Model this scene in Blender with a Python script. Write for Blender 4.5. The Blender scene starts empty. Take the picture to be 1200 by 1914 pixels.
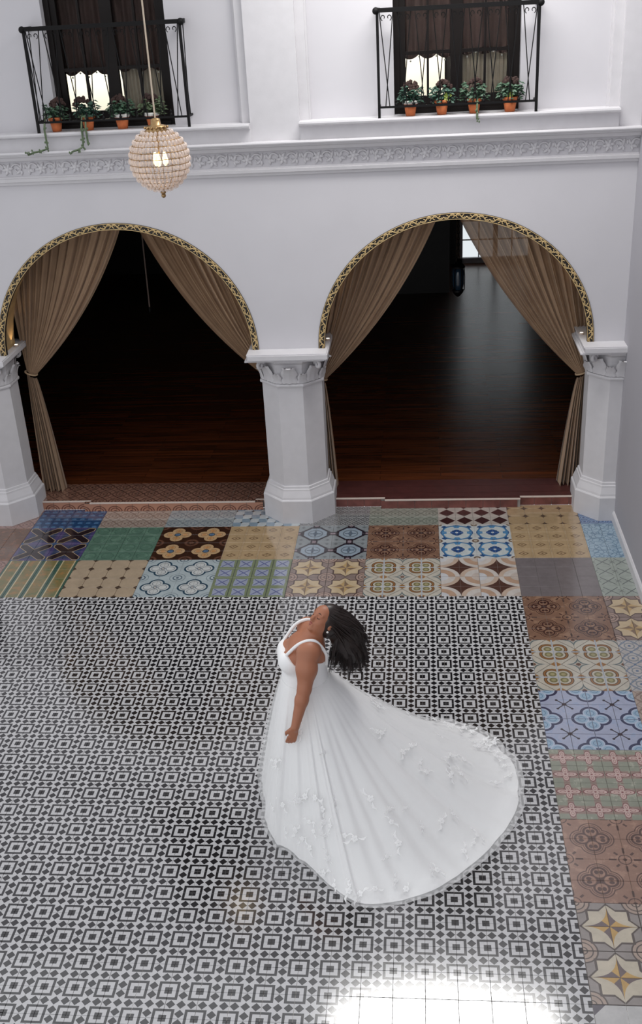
import bpy, math, random
import numpy as np
from mathutils import Vector, Matrix, Euler

random.seed(7); rng = np.random.default_rng(7)
S = 0.8                      # one patchwork panel of floor tiles = 0.8 m; architecture is written in panels
PI = math.pi
scene = bpy.context.scene
col = scene.collection

# ------------------------------------------------------------------ camera
cam_d = bpy.data.cameras.new('camera'); cam = bpy.data.objects.new('camera', cam_d); col.objects.link(cam)
cam.location = (-1.24736*S, -11.70233*S, 6.96021*S)
cam.rotation_euler = (1.11529266, 0.05002584, 0.07969833)
cam_d.sensor_fit = 'AUTO'; cam_d.sensor_width = 36.0; cam_d.lens = 1993.64/1914*36.0
cam_d.clip_start = 0.05; cam_d.clip_end = 200
scene.camera = cam

# ------------------------------------------------------------------ light
w = bpy.data.worlds.new('world'); scene.world = w; w.use_nodes = True
bg = w.node_tree.nodes['Background']; bg.inputs[0].default_value = (0.95, 0.965, 1.0, 1); bg.inputs[1].default_value = 0.84
sky_l = bpy.data.lights.new('skylight', 'AREA'); sky_l.shape = 'ELLIPSE'; sky_l.size = 4.0*S; sky_l.size_y = 1.7*S
sky_l.energy = 105; sky_l.spread = math.radians(140); sky_l.color = (1.0, 0.985, 0.96)
sky_o = bpy.data.objects.new('skylight', sky_l); col.objects.link(sky_o); sky_o.location = (-0.95*S, 0.85*S, 9.0*S)
vs = scene.view_settings
vs.view_transform = 'Standard'; vs.look = 'None'; vs.gamma = 1.0; vs.exposure = 0.24; vs.use_curve_mapping = False

# ------------------------------------------------------------------ helpers
def lin(c, g=1.0):
    def f(v):
        v /= 255.0
        return (v/12.92 if v <= 0.04045 else ((v+0.055)/1.055)**2.4)
    return tuple(min(0.92, f(v)*g) for v in c) + (1.0,)

def tag(o, label=None, cat=None, group=None, kind=None):
    if label: o['label'] = label
    if cat: o['category'] = cat
    if group: o['group'] = group
    if kind: o['kind'] = kind
    return o

def empty(name, loc=(0, 0, 0), rz=0.0, parent=None):
    o = bpy.data.objects.new(name, None); col.objects.link(o)
    o.location = loc; o.rotation_euler = (0, 0, rz); o.empty_display_size = 0.1
    if parent: o.parent = parent
    return o

class MB:
    """collects quads/tris, links as one mesh"""
    def __init__(s, scale=S): s.v = []; s.f = []; s.k = scale
    def add(s, vs_, fs_):
        n = len(s.v); s.v += [tuple(p) for p in vs_]; s.f += [tuple(i+n for i in f) for f in fs_]; return s
    def box(s, x0, x1, y0, y1, z0, z1):
        return s.add([(x0,y0,z0),(x1,y0,z0),(x1,y1,z0),(x0,y1,z0),(x0,y0,z1),(x1,y0,z1),(x1,y1,z1),(x0,y1,z1)],
                     [(0,3,2,1),(4,5,6,7),(0,1,5,4),(1,2,6,5),(2,3,7,6),(3,0,4,7)])
    def tube(s, pts, r, n=6, cap=True):
        pts = [Vector(p) for p in pts]; m = len(pts)
        rr = r if isinstance(r, (list, tuple)) else [r]*m
        t0 = (pts[1]-pts[0]).normalized()
        up = Vector((0,0,1)) if abs(t0.z) < 0.9 else Vector((0,1,0))
        nrm = t0.cross(up).normalized()
        vs_ = []
        for i in range(m):
            t = (pts[min(i+1,m-1)]-pts[max(i-1,0)]).normalized()
            nrm = (nrm - t*nrm.dot(t)).normalized(); b = t.cross(nrm)
            for k in range(n):
                a = 2*PI*k/n; vs_.append(pts[i]+(nrm*math.cos(a)+b*math.sin(a))*rr[i])
        fs_ = [(i*n+k, i*n+(k+1)%n, (i+1)*n+(k+1)%n, (i+1)*n+k) for i in range(m-1) for k in range(n)]
        if cap: fs_ += [tuple(range(n-1,-1,-1)), tuple((m-1)*n+k for k in range(n))]
        return s.add(vs_, fs_)
    def lathe(s, prof, n=20, c=(0,0,0), rot=0.0, cap=True, closed=False):
        vs_ = []
        for r, z in prof:
            for k in range(n):
                a = rot+2*PI*k/n; vs_.append((c[0]+r*math.cos(a), c[1]+r*math.sin(a), c[2]+z))
        m = len(prof)
        fs_ = [(i*n+k, i*n+(k+1)%n, (i+1)*n+(k+1)%n, (i+1)*n+k) for i in range(m-1) for k in range(n)]
        if cap: fs_ += [tuple(range(n-1,-1,-1)), tuple((m-1)*n+k for k in range(n))]
        return s.add(vs_, fs_)
    def sphere(s, c, r, n=10, m=6):
        rx, ry, rz = r if isinstance(r, (tuple, list)) else (r, r, r)
        vs_ = [(c[0], c[1], c[2]-rz)]
        for i in range(1, m):
            a = -PI/2+PI*i/m
            for k in range(n):
                b = 2*PI*k/n; vs_.append((c[0]+rx*math.cos(a)*math.cos(b), c[1]+ry*math.cos(a)*math.sin(b), c[2]+rz*math.sin(a)))
        vs_.append((c[0], c[1], c[2]+rz)); L = len(vs_)-1
        fs_ = [(0, 1+(k+1)%n, 1+k) for k in range(n)]
        for i in range(m-2):
            for k in range(n):
                a = 1+i*n; fs_.append((a+k, a+(k+1)%n, a+n+(k+1)%n, a+n+k))
        a = 1+(m-2)*n
        fs_ += [(a+k, a+(k+1)%n, L) for k in range(n)]
        return s.add(vs_, fs_)
    def grid(s, P, wrap=False):
        """P array (m,n,3)"""
        m, n = len(P), len(P[0])
        vs_ = [tuple(map(float, P[i][j])) for i in range(m) for j in range(n)]
        fs_ = [(i*n+j, i*n+(j+1)%n, (i+1)*n+(j+1)%n, (i+1)*n+j) for i in range(m-1) for j in range(n if wrap else n-1)]
        return s.add(vs_, fs_)
    def mesh(s, name, mat=None, smooth=False):
        me = bpy.data.meshes.new(name)
        me.from_pydata([(x*s.k, y*s.k, z*s.k) for x, y, z in s.v], [], s.f); me.update()
        if smooth: me.polygons.foreach_set('use_smooth', [True]*len(me.polygons))
        if mat: me.materials.append(mat)
        return me
    def build(s, name, mat=None, parent=None, smooth=False, loc=None, mods=()):
        o = bpy.data.objects.new(name, s.mesh(name, mat, smooth)); col.objects.link(o)
        if parent is not None: o.parent = parent
        if loc is not None: o.location = loc
        return o

def link_mesh(name, me, parent=None, loc=(0,0,0), rot=(0,0,0), scl=(1,1,1), mat=None):
    o = bpy.data.objects.new(name, me); col.objects.link(o)
    if parent is not None: o.parent = parent
    o.location = loc; o.rotation_euler = rot; o.scale = scl
    if mat is not None:
        o.material_slots[0].link = 'OBJECT'; o.material_slots[0].material = mat
    return o

# ---- materials
class X:
    """tiny expression -> math-node compiler"""
    nt = None
    def __init__(s, v): s.v = v
    @staticmethod
    def n(op, *a, clamp=False):
        nd = X.nt.nodes.new('ShaderNodeMath'); nd.operation = op; nd.use_clamp = clamp
        for i, q in enumerate(a):
            q = q.v if isinstance(q, X) else q
            if isinstance(q, (int, float)): nd.inputs[i].default_value = q
            else: X.nt.links.new(q, nd.inputs[i])
        return X(nd.outputs[0])
    def __add__(s, o): return X.n('ADD', s, o)
    __radd__ = __add__
    def __sub__(s, o): return X.n('SUBTRACT', s, o)
    def __rsub__(s, o): return X.n('SUBTRACT', o, s)
    def __mul__(s, o): return X.n('MULTIPLY', s, o)
    __rmul__ = __mul__
    def __truediv__(s, o): return X.n('DIVIDE', s, o)
    def __lt__(s, o): return X.n('LESS_THAN', s, o)
    def __gt__(s, o): return X.n('GREATER_THAN', s, o)
    def __abs__(s): return X.n('ABSOLUTE', s)
    def __and__(s, o): return X.n('MULTIPLY', s, o)
    def __or__(s, o): return X.n('MAXIMUM', s, o)
def fr(a): return X.n('FRACT', a)
def mn(a, b): return X.n('MINIMUM', a, b)
def mx(a, b): return X.n('MAXIMUM', a, b)
def sq(a): return X.n('SQRT', a)
def ln(a, b): return sq(a*a+b*b)
def band(d, lo, hi): return (d > lo) & (d < hi)

def new_mat(name):
    m = bpy.data.materials.new(name); m.use_nodes = True
    return m, m.node_tree, m.node_tree.nodes['Principled BSDF']
def simple(name, c, rough=0.6, g=1.0, metal=0.0, spec=0.5, noise=0.0, nscale=6.0, bump=0.0, bscale=40.0, **kw):
    m, nt, b = new_mat(name)
    b.inputs['Base Color'].default_value = lin(c, g); b.inputs['Roughness'].default_value = rough
    b.inputs['Metallic'].default_value = metal; b.inputs['Specular IOR Level'].default_value = spec
    for k, v in kw.items(): b.inputs[k.replace('_', ' ')].default_value = v
    if noise or bump:
        tc = nt.nodes.new('ShaderNodeTexCoord')
    if noise:
        no = nt.nodes.new('ShaderNodeTexNoise'); no.inputs['Scale'].default_value = nscale; no.inputs['Detail'].default_value = 5
        nt.links.new(tc.outputs['Object'], no.inputs['Vector'])
        rp = nt.nodes.new('ShaderNodeMapRange'); rp.inputs[1].default_value = 0.3; rp.inputs[2].default_value = 0.7
        rp.inputs[3].default_value = 1-noise; rp.inputs[4].default_value = 1+noise
        nt.links.new(no.outputs['Fac'], rp.inputs[0])
        hm = nt.nodes.new('ShaderNodeMix'); hm.data_type = 'RGBA'; hm.blend_type = 'MULTIPLY'; hm.inputs[0].default_value = 1
        hm.inputs[6].default_value = lin(c, g); nt.links.new(rp.outputs[0], hm.inputs[7]); nt.links.new(hm.outputs[2], b.inputs['Base Color'])
    if bump:
        n2 = nt.nodes.new('ShaderNodeTexNoise'); n2.inputs['Scale'].default_value = bscale; n2.inputs['Detail'].default_value = 4
        nt.links.new(tc.outputs['Object'], n2.inputs['Vector'])
        bp = nt.nodes.new('ShaderNodeBump'); bp.inputs['Strength'].default_value = bump; bp.inputs['Distance'].default_value = 0.01
        nt.links.new(n2.outputs['Fac'], bp.inputs['Height']); nt.links.new(bp.outputs[0], b.inputs['Normal'])
    return m
def emit(name, c, strength):
    m, nt, b = new_mat(name)
    b.inputs['Base Color'].default_value = lin(c); b.inputs['Emission Color'].default_value = lin(c); b.inputs['Emission Strength'].default_value = strength
    return m

GT = 0.78
def tile_mat(name, fn, ox=0.0, oy=0.0, g=GT, rough=0.16, wear=0.16):
    """fn(U,V) -> base colour, [(mask, colour)...]; U,V in tiles (0.2 m) on the floor"""
    m, nt, b = new_mat(name); X.nt = nt
    ge = nt.nodes.new('ShaderNodeNewGeometry'); sp = nt.nodes.new('ShaderNodeSeparateXYZ'); nt.links.new(ge.outputs['Position'], sp.inputs[0])
    U = (X(sp.outputs[0])-ox*S)/0.2; V = (X(sp.outputs[1])-oy*S)/0.2
    no = nt.nodes.new('ShaderNodeTexNoise'); no.inputs['Scale'].default_value = 9; no.inputs['Detail'].default_value = 6; no.inputs['Roughness'].default_value = 0.7
    nt.links.new(ge.outputs['Position'], no.inputs['Vector'])
    X.noise = X(no.outputs['Fac']); X.pos = ge.outputs['Position']
    base, layers = fn(U, V)
    def mixc(f, a, c, blend='MIX'):
        mi = nt.nodes.new('ShaderNodeMix'); mi.data_type = 'RGBA'; mi.blend_type = blend
        for sock, q in ((mi.inputs[0], f), (mi.inputs[6], a), (mi.inputs[7], c)):
            if isinstance(q, X): q = q.v
            if isinstance(q, (int, float, tuple)): sock.default_value = q
            else: nt.links.new(q, sock)
        return mi.outputs[2]
    def mute(c):
        gy = .3*c[0]+.59*c[1]+.11*c[2]; return tuple(v*.8+gy*.2 for v in c)
    cur = lin(mute(base), g)
    for mk, c in layers: cur = mixc(mk, cur, lin(mute(c), g))
    wr = X.n('MULTIPLY_ADD', X.noise, wear*4, 1-wear*2)
    cur = mixc(1.0, cur, wr, 'MULTIPLY')
    nt.links.new(cur, b.inputs['Base Color'])
    rg = X.n('MULTIPLY_ADD', X.noise, 0.10, rough-0.05); nt.links.new(rg.v, b.inputs['Roughness'])
    b.inputs['Specular IOR Level'].default_value = 1.0
    b.inputs['Coat Weight'].default_value = 0.7; b.inputs['Coat Roughness'].default_value = 0.1
    return m

M = dict(
    plaster=simple('white_plaster', (196,194,198), 0.75, noise=0.02, nscale=2, bump=0.05, bscale=18),
    trim=simple('white_trim', (199,197,200), 0.6, noise=0.03, nscale=9, bump=0.04, bscale=60),
    grout=simple('grout', (150,144,140), 0.9),
    iron=simple('black_iron', (13,12,13), 0.6, spec=0.2),
    darkwood=simple('dark_door_wood', (20,15,14), 0.5, noise=0.2, spec=0.2),
    rightwall=simple('shade_toned_plaster', (158,156,162), 0.75, noise=0.02, nscale=2, bump=0.05, bscale=18),  # white plaster with the right wall's shade put into a greyer base colour
    gold=simple('aged_gold_paint', (190,164,116), 0.5, noise=0.25, nscale=30),
    black=simple('black_paint', (28,22,18), 0.6),
    soffit=simple('ochre_soffit', (168,140,98), 0.8, noise=0.2, nscale=7),
    terracotta=simple('terracotta', (196,108,62), 0.8, noise=0.15, nscale=20),
    soil=simple('soil', (45,32,25), 0.95),
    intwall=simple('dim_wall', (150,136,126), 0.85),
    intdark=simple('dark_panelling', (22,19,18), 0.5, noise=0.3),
    nosing=simple('stone_nosing', (205,190,180), 0.5),
    brass=simple('aged_brass', (165,135,95), 0.35, metal=0.85, noise=0.2, nscale=40),
    lens=emit('lamp_lens', (255,244,225), 3.0),
)

# ------------------------------------------------------------------ tile patterns
def cell(U, V, n=1.0, o=0.0):
    cx = fr((U+o)/n+8.0)-0.5; cy = fr((V+o)/n+40.0)-0.5
    return cx, cy, abs(cx), abs(cy)
def quat(ax, ay, r, q): return mn(ln(ax-r, ay), ln(ax, ay-r))-q
def corner(ax, ay): return ln(0.5-ax, 0.5-ay)

def p_field(U, V):
    cx, cy, ax, ay = cell(U, V, 1, 0.5); m = mx(ax, ay)
    fx = abs(fr(3*U+24.0)-0.5); fy = abs(fr(3*V+120.0)-0.5)
    sqm = m < 1/3
    dia = (fx+fy < 0.455) & (m > 1/3)
    frame = sqm & (m > 0.245)
    core = m < 0.12
    return (228,227,229), [(dia | frame | core, (38,36,40))]
def p_stripe(U, V):
    cx, cy, ax, ay = cell(U, V, 1, 0.5)
    return (140,122,70), [(X.noise > 0.56, (165,120,62)), (X.noise < 0.44, (120,125,75)), (ax < 0.2, (205,185,140)), (ax < 0.13, (62,100,84))]
def p_octagon(U, V):
    cx, cy, ax, ay = cell(U, V, 1)
    c = (1-ax-ay)
    return (186,162,132), [(mx(ax, ay) > 0.485, (160,135,108)), (c < 0.19, (84,60,42))]
def p_quatblue(U, V):
    cx, cy, ax, ay = cell(U, V, 2)
    d = quat(ax, ay, 0.2, 0.19); c = corner(ax, ay)
    return (176,190,194), [(band(c, .10, .13), (70,92,112)), (c < .04, (70,92,112)), (band(c, .2, .215), (110,128,140)), (abs(d) < .026, (48,78,100)), (d < -.026, (205,208,206)),
        (band(d, -.085, -.07), (90,105,120)), (ln(ax, ay) < .07, (120,130,140)), (ln(ax, ay) < .03, (210,200,190))]
def p_greenlav(U, V):
    cx, cy, ax, ay = cell(U, V, 1)
    m = mx(ax, ay); n2 = X.noise
    return (128,140,104), [(m+n2*.3 < .5, (160,168,192)), ((abs(ax-ay) < .045) & (m < .3), (98,104,160)), (cx > .46, (92,104,84))]
def star(gold, brown, cream, outl, grey, pink):
    def f(U, V):
        cx, cy, ax, ay = cell(U, V, 2)
        st = mn(ax+ay-.47, mx(ax, ay)-.335); c = corner(ax, ay)
        s4 = sq(ax)+sq(ay)
        half = X.n('GREATER_THAN', (cx*cy)*(ax-ay), 0.0)
        return grey, [((c < .22), pink), (band(c, .15, .17), outl), (band(c, .06, .08), outl), (band(c, .22, .245), outl), (abs(st) < .02, outl), (st < -.02, cream), (mx(ax,ay) > .49, outl), ((s4 < .68), brown), ((s4 < .68) & half, gold)]
    return f
p_starbeige = star((196,160,104), (140,112,88), (206,180,140), (98,76,70), (146,124,116), (176,146,132))
p_stargold = star((214,164,78), (118,98,98), (212,198,172), (96,82,74), (158,148,142), (186,160,142))
def p_ochre(U, V):
    cx, cy, ax, ay = cell(U, V, 2)
    d = ln(ax-.12, ay-.11)-.125; c = corner(ax, ay); e4 = sq(.5-ax)+sq(.5-ay)
    return (196,188,172), [((e4 < .56), (92,112,116)), ((e4 < .46), (190,180,166)), (c < .055, (120,80,62)), (abs(ax+ay-.62) < .012, (120,110,100)), ((ax-ay*.9 > .39) | (ay-ax*.9 > .39), (164,110,56)), (((ax > .4) & (ay < .03)), (90,70,54)),
        (d < .085, (86,62,48)), (d < .07, (158,104,56)), (d < .028, (74,58,48)), (d < .012, (196,186,166)), (d < -.035, (128,122,80)), (d < -.075, (168,158,110)), (mn(ax, ay) < .02, (186,192,200))]
def p_brownstar(U, V):
    cx, cy, ax, ay = cell(U, V, 2)
    c = corner(ax, ay);
    return (206,196,188), [((band(c, .2, .38) & (cx*cy > 0)), (190,152,124)), ((band(c, .38, .5) & (cx*cy < 0)), (200,172,150)), (c < .2, (204,204,208)), ((c < .2) & (cx > 0), (196,180,168)), (c > .5, (92,58,48)), (mx(ax, ay) > .494, (130,110,100))]
def p_grey(U, V):
    cx, cy, ax, ay = cell(U, V, 1)
    return (122,112,114), [(ax > .49, (84,76,78))]
def p_palegreen(U, V):
    cx, cy, ax, ay = cell(U, V, 1)
    return (158,168,158), [((abs(ax-ay) < .035) & (ax < .36), (92,98,98)), ((abs(ax+ay-.5) < .03) & (ay < .14), (110,116,114))]
def p_rust(U, V):
    cx, cy, ax, ay = cell(U, V, 2)
    return (122,82,58), [(X.noise > .55, (138,86,58)), (abs(ln(ax, ay)-.3) < .02, (104,72,56))]
def p_purple(U, V):
    cx, cy, ax, ay = cell(U, V, 2)
    d = abs(ax-ay); m = mx(ax, ay); c = corner(ax, ay)
    ed = mx(d-.15, m-.44)
    return (52,68,108), [((mn(.5-ax, .5-ay)+mx(ax, ay)*0 < .1) & (d > .2), (82,72,128)), (ed < .03, (186,158,118)), (ed < 0, (46,32,38)), (c < .08, (50,90,140))]
def p_green(U, V):
    cx, cy, ax, ay = cell(U, V, 1)
    return (88,126,106), [(X.noise > .54, (100,138,116)), (mx(ax, ay) > .488, (62,100,82)), (abs(ln(ax, ay)-.33) < .015, (66,108,88))]
def p_brownflower(U, V):
    cx, cy, ax, ay = cell(U, V, 2)
    d = quat(ax, ay, .22, .185); c = corner(ax, ay)
    return (66,38,26), [(band(c, .13, .2), (112,70,52)), (c < .07, (112,70,52)), (d < 0, (202,160,110)), (band(d, -.1, -.085), (150,104,66)), ((d < -.12) & (ln(ax, ay) > .15), (206,140,76)), (mn(ax, ay)+.2*ln(ax,ay) < .02, (150,104,66)), (ln(ax, ay) < .1, (60,66,72)), (ln(ax, ay) < .07, (78,112,150))]
def p_diamond(U, V):
    cx, cy, ax, ay = cell(U, V, 1)
    d = ax*.8+ay
    return (188,156,112), [(abs(d-.19) < .035, (124,92,64)), (d < .06, (124,92,64)), ((mx(ax, ay) > .485) & (X.noise > .5), (206,176,136)), (abs(ax-.42) < .012, (172,140,100))]
def p_octblue(U, V):
    cx, cy, ax, ay = cell(U, V, 2)
    ok = mx(mx(ax, ay), (ax+ay)*.74)-.36; c = corner(ax, ay)
    px, py, bx, by = cell(U, V, .5)
    return (140,148,152), [((bx+by < .25), (110,116,120)), (abs(ok) < .035, (48,40,52)), (ok < -.035, (148,166,182)), (abs(ln(ax, ay)-.2) < .02, (106,120,134)), (ln(ax, ay) < .07, (70,92,116)), ((ln(ax, ay) < .16) & (mn(ax, ay) < .03), (90,108,128)), ((mx(ax, ay) > .39) & (mn(ax, ay) < .1), (52,40,48)), ((mx(ax, ay) > .43) & (mn(ax, ay) < .05), (150,130,140))]
def medal(base, dark, light):
    def f(U, V):
        cx, cy, ax, ay = cell(U, V, 2)
        d = quat(ax, ay, .17, .125); c = corner(ax, ay)
        lob = mn(ln((ax-.19)*.8, ay-.042), ln(ax-.042, (ay-.19)*.8))
        return base, [(X.noise > .56, light), (band(d, .08, .1), dark), (band(d, .04, .052), dark), (abs(d) < .02, dark), (band(d, -.055, -.04), light), (lob < .036, dark), (ln(ax, ay) < .035, dark), (band(c, .1, .12), dark), (c < .035, dark), ((c < .28) & (c > .15) & (mn(.5-ax, .5-ay) < .02), dark), ((abs(ax-ay) < .03) & band(c, .16, .24), dark)]
    return f
p_medal = medal((140,100,78), (74,42,38), (156,116,90))
p_medalpink = medal((166,122,100), (98,66,56), (178,134,110))
def p_blueflower(U, V):
    cx, cy, ax, ay = cell(U, V, 2)
    d = ln(mx(ax-.22, 0.0), mx(ay-.22, 0.0))-.17+.04*X.n('COSINE', (ax+ay)*20); r = ln(ax, ay); c = corner(ax, ay)
    pet = mn(ln(ax-.1, ay), ln(ax, ay-.1)); pd = ln(ax-.09, ay-.09)
    return (196,200,200), [(c < .1, (120,90,70)), (c < .05, (190,180,160)), (d < .03, (44,84,140)), (d < -.0, (70,136,190)), (d < -.07, (196,204,204)), (pet < .085, (40,82,150)), (pd < .04, (44,76,130)), (r < .04, (190,200,210))]
def vor(scale, edge, line):
    def f(U, V):
        v = X.nt.nodes.new('ShaderNodeTexVoronoi'); v.feature = 'DISTANCE_TO_EDGE'; v.inputs['Scale'].default_value = scale
        X.nt.links.new(X.pos, v.inputs['Vector'])
        return edge[0], [(X(v.outputs['Distance']) < line, edge[1])]
    return f
p_leafblue = vor(17, ((146,178,200), (92,130,162)), .06)
def p_scallop(U, V):
    cx, cy, ax, ay = cell(U, V, .5)
    d = ln(ax, cy+.3)
    return (44,86,140), [(band(d, .5, .62), (30,60,104)), (d < .28, (76,122,170)), (mx(ax, ay) > .47, (34,66,110))]
def lattice(base, line, c2, n=1.0):
    def f(U, V):
        cx, cy, ax, ay = cell(U, V, n)
        r = ln(ax, ay)
        return base, [(abs(ax+ay-.5) < .035, line), (abs(r-.22) < .03, c2), (abs(r-.42) < .02, c2), (r < .07, line), ((abs(ax-ay) < .03) & (r > .25), c2)]
    return f
p_pinklat = lattice((176,156,142), (128,104,94), (150,124,110))
p_greylat = lattice((160,168,170), (108,118,130), (134,146,154))
p_greygreen = lattice((150,154,140), (108,112,102), (124,128,116))
p_lace = lattice((152,152,152), (46,44,50), (84,86,92), .5)
p_blueline = lattice((186,180,176), (96,120,156), (132,140,150))
p_bluelat = lattice((70,104,160), (40,66,120), (140,170,200), .5)
p_redstep = lattice((142,98,80), (84,48,40), (104,66,52))
p_pinkfloral = lattice((170,128,116), (116,76,70), (140,100,92))
def p_bwstar(U, V):
    cx, cy, ax, ay = cell(U, V, 1)
    c = corner(ax, ay); s4 = sq(ax)+sq(ay)
    return (186,194,198), [((cx*cy > 0), (132,154,172)), (sq(.5-ax)+sq(.5-ay) < .46, (26,26,30)), (s4 < .4, (26,26,30))]
def p_maroon(U, V):
    cx, cy, ax, ay = cell(U, V, 1)
    return (184,172,162), [(ax+ay < .46, (70,34,34)), (cx > .485, (120,100,94))]
def p_beigebrown(U, V):
    cx, cy, ax, ay = cell(U, V, 1, .5)
    return (180,148,106), [(sq(ax)+sq(ay) < .58, (92,64,44)), (mx(.5-ax, .5-ay) < .014, (150,120,84))]
def p_quatnavy(U, V):
    cx, cy, ax, ay = cell(U, V, 2, 1)
    d = quat(ax, ay, .2, .185); c = corner(ax, ay); di = abs((.5-ax)-(.5-ay)); n2 = X.noise
    return (170,178,208), [((n2 > .55), (156,170,204)), (abs(mx(ax, ay)-.5) < .006, (120,124,150)), (abs(d) < .03, (48,54,96)), (band(d, -.06, -.03), (180,196,222)), (d < -.06, (150,184,212)), (band(d, -.115, -.1), (96,136,176)), (mn(ax, ay) < .008, (130,140,170)), ((di < .02) & (c < .22), (44,36,50)), (mn(ln(.5-ax-.15, .5-ay-.15), 1.0) < .03, (44,36,50)), (c < .05, (56,36,48))]
def p_pinksage(U, V):
    cx, cy, ax, ay = cell(U, V, 1)
    d = mn(ln((ax-.22)*.5, ay), ln(ax, (ay-.2)*.6))-.1; d2 = ln(ax-.13, ay-.12)
    return (150,154,134), [((ay < .22) | (ax < .12), (160,132,118)), ((cx > .485), (118,110,98)), (X.noise > .57, (168,170,150)), (abs(d2-.05) < .014, (140,84,82)), (d < .03, (136,72,74)), (d < .006, (210,176,166)), (band(d, -.06, -.045), (160,100,98)), (ln(ax, ay) < .045, (150,84,84))]
def p_paleoct(U, V):
    cx, cy, ax, ay = cell(U, V, 2)
    return (206,204,202), [(mx(ax, ay) > .49, (150,146,146)), (1-ax-ay < .2, (92,84,96))]

T = 0.25   # one tile in panels
# panels: (column, row) -> pattern name
PAT = {}
rowC = ['pinkfloral','stripe','octagon','quatblue','greenlav','starbeige','ochre','brownstar','grey','palegreen']
rowB = ['rust','purple','green','brownflower','diamond','octblue','medal','blueflower','diamond','leafblue']
rowA = ['pinkfloral','scallop','pinklat','greylat','bwstar','lace','greygreen','maroon','beigebrown','bluelat']
for k in range(10):
    PAT[(k-8, 0)] = rowC[k]; PAT[(k-8, 1)] = rowB[k]; PAT[(k-8, 2)] = rowA[k]
for j, (a, b_) in enumerate([('medal','starbeige'),('ochre','blueline'),('quatnavy','pinklat'),('pinksage','greylat'),('medalpink','octagon'),('stargold','greenlav'),('paleoct','octblue'),('medal','grey')]):
    PAT[(0, -1-j)] = a; PAT[(1, -1-j)] = b_
NICE = dict(pinkfloral='pink floral', stripe='striped', octagon='octagon', quatblue='blue quatrefoil', greenlav='green cluster', starbeige='beige star', ochre='ochre quatrefoil',
    brownstar='brown star', grey='plain grey', palegreen='pale green', rust='rust', purple='purple cross', green='plain green', brownflower='brown flower', diamond='small diamond',
    octblue='blue octagon', medal='brown medallion', blueflower='blue flower', leafblue='blue leaf', scallop='blue scallop', pinklat='pink lattice', greylat='grey lattice', bwstar='black star',
    lace='dark lace', greygreen='sage lattice', maroon='maroon diamond', beigebrown='beige star point', bluelat='bright blue', blueline='blue line', quatnavy='navy quatrefoil', pinksage='pink flower',
    medalpink='pink medallion', stargold='gold star', paleoct='pale octagon')
TM = {n: tile_mat('tile_'+NICE[n].replace(' ', '_'), globals()['p_'+n], rough=0.2 if n in ("grey","green") else 0.12) for n in set(PAT.values())}
M['field'] = tile_mat('tile_black_white_squares', p_field, g=0.66, wear=0.05, rough=0.12)
M['step_tile'] = tile_mat('tile_step_red_floral', p_redstep, g=0.9)

# ------------------------------------------------------------------ floor with tiles
floor = MB().box(-9.5, 1.47, -12.5, 2.62, -0.12, -0.008).build('floor', M['grout']); tag(floor, kind='structure')
tg = 0.0009/S; bv = 0.0015/S
def tile_mesh(name, mat, wx=T, wy=T):
    m = MB(); a = wx/2-tg; b_ = wy/2-tg; h = 0.008/S
    m.add([(-a,-b_,-h),(a,-b_,-h),(a,b_,-h),(-a,b_,-h),(-a,-b_,-bv),(a,-b_,-bv),(a,b_,-bv),(-a,b_,-bv),(-a+bv,-b_+bv,0),(a-bv,-b_+bv,0),(a-bv,b_-bv,0),(-a+bv,b_-bv,0)],
          [(8,9,10,11),(4,5,9,8),(5,6,10,9),(6,7,11,10),(7,4,8,11),(0,1,5,4),(1,2,6,5),(2,3,7,6),(3,0,4,7)])
    return m.mesh(name, mat)
tmesh = tile_mesh('patch_tile', M['grout'])
half = {}
for (ci, rj), pn in sorted(PAT.items()):
    nm = NICE[pn].replace(' ', '_')+'_tile'
    for a in range(4):
        for b_ in range(4):
            x0 = ci+a*T; y0 = rj+b_*T
            if y0 >= 2.6 or x0 >= 1.46: continue
            wx = min(T, 1.468-x0); wy = min(T, 2.618-y0)
            if wx < 0.03 or wy < 0.03: continue
            key = (round(wx, 3), round(wy, 3))
            me = tmesh if key == (T, T) else half.setdefault(key, None) or half.__setitem__(key, tile_mesh('cut_tile', M['grout'], wx, wy)) or half[key]
            link_mesh(nm, me, floor, ((x0+wx/2)*S, (y0+wy/2)*S, random.uniform(-.0004, .0004)), mat=TM[pn])
fmesh = tile_mesh('black_white_tile', M['field'])
cells = [(-(i+.5)*T, -(j+.5)*T) for i in range(37) for j in range(44)]
from math import hypot
# the tiles that show largest: nearest the camera and inside its view
inv = cam.matrix_basis.inverted()
def uvp(x, y, z=0.0):
    c = inv @ Vector((x*S, y*S, z*S)); return 600+1993.64*c.x/-c.z, 957-1993.64*c.y/-c.z
near = []
for c in cells:
    u, v = uvp(*c)
    ins = -10 < u < 1210 and v < 1925 and not (530 < u < 930 and 1400 < v < 1640)
    near.append((0 if ins else 1, -v, c))
near.sort(); big = [c for _, _, c in near[:300]]; rest = [c for _, _, c in near[300:]]
for c in big: link_mesh('black_white_tile', fmesh, floor, (c[0]*S, c[1]*S, random.uniform(-.0004, .0004)))
m = MB(); a = T/2-tg
for x, y in rest:
    m.add([(x-a,y-a,-.005),(x+a,y-a,-.005),(x+a,y+a,-.005),(x-a,y+a,-.005),(x-a+bv,y-a+bv,0),(x+a-bv,y-a+bv,0),(x+a-bv,y+a-bv,0),(x-a+bv,y+a-bv,0)],
          [(4,5,6,7),(0,1,5,4),(1,2,6,5),(2,3,7,6),(3,0,4,7)])
o = m.build('black_white_tiling', M['field'], floor); tag(o, kind='stuff')

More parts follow.
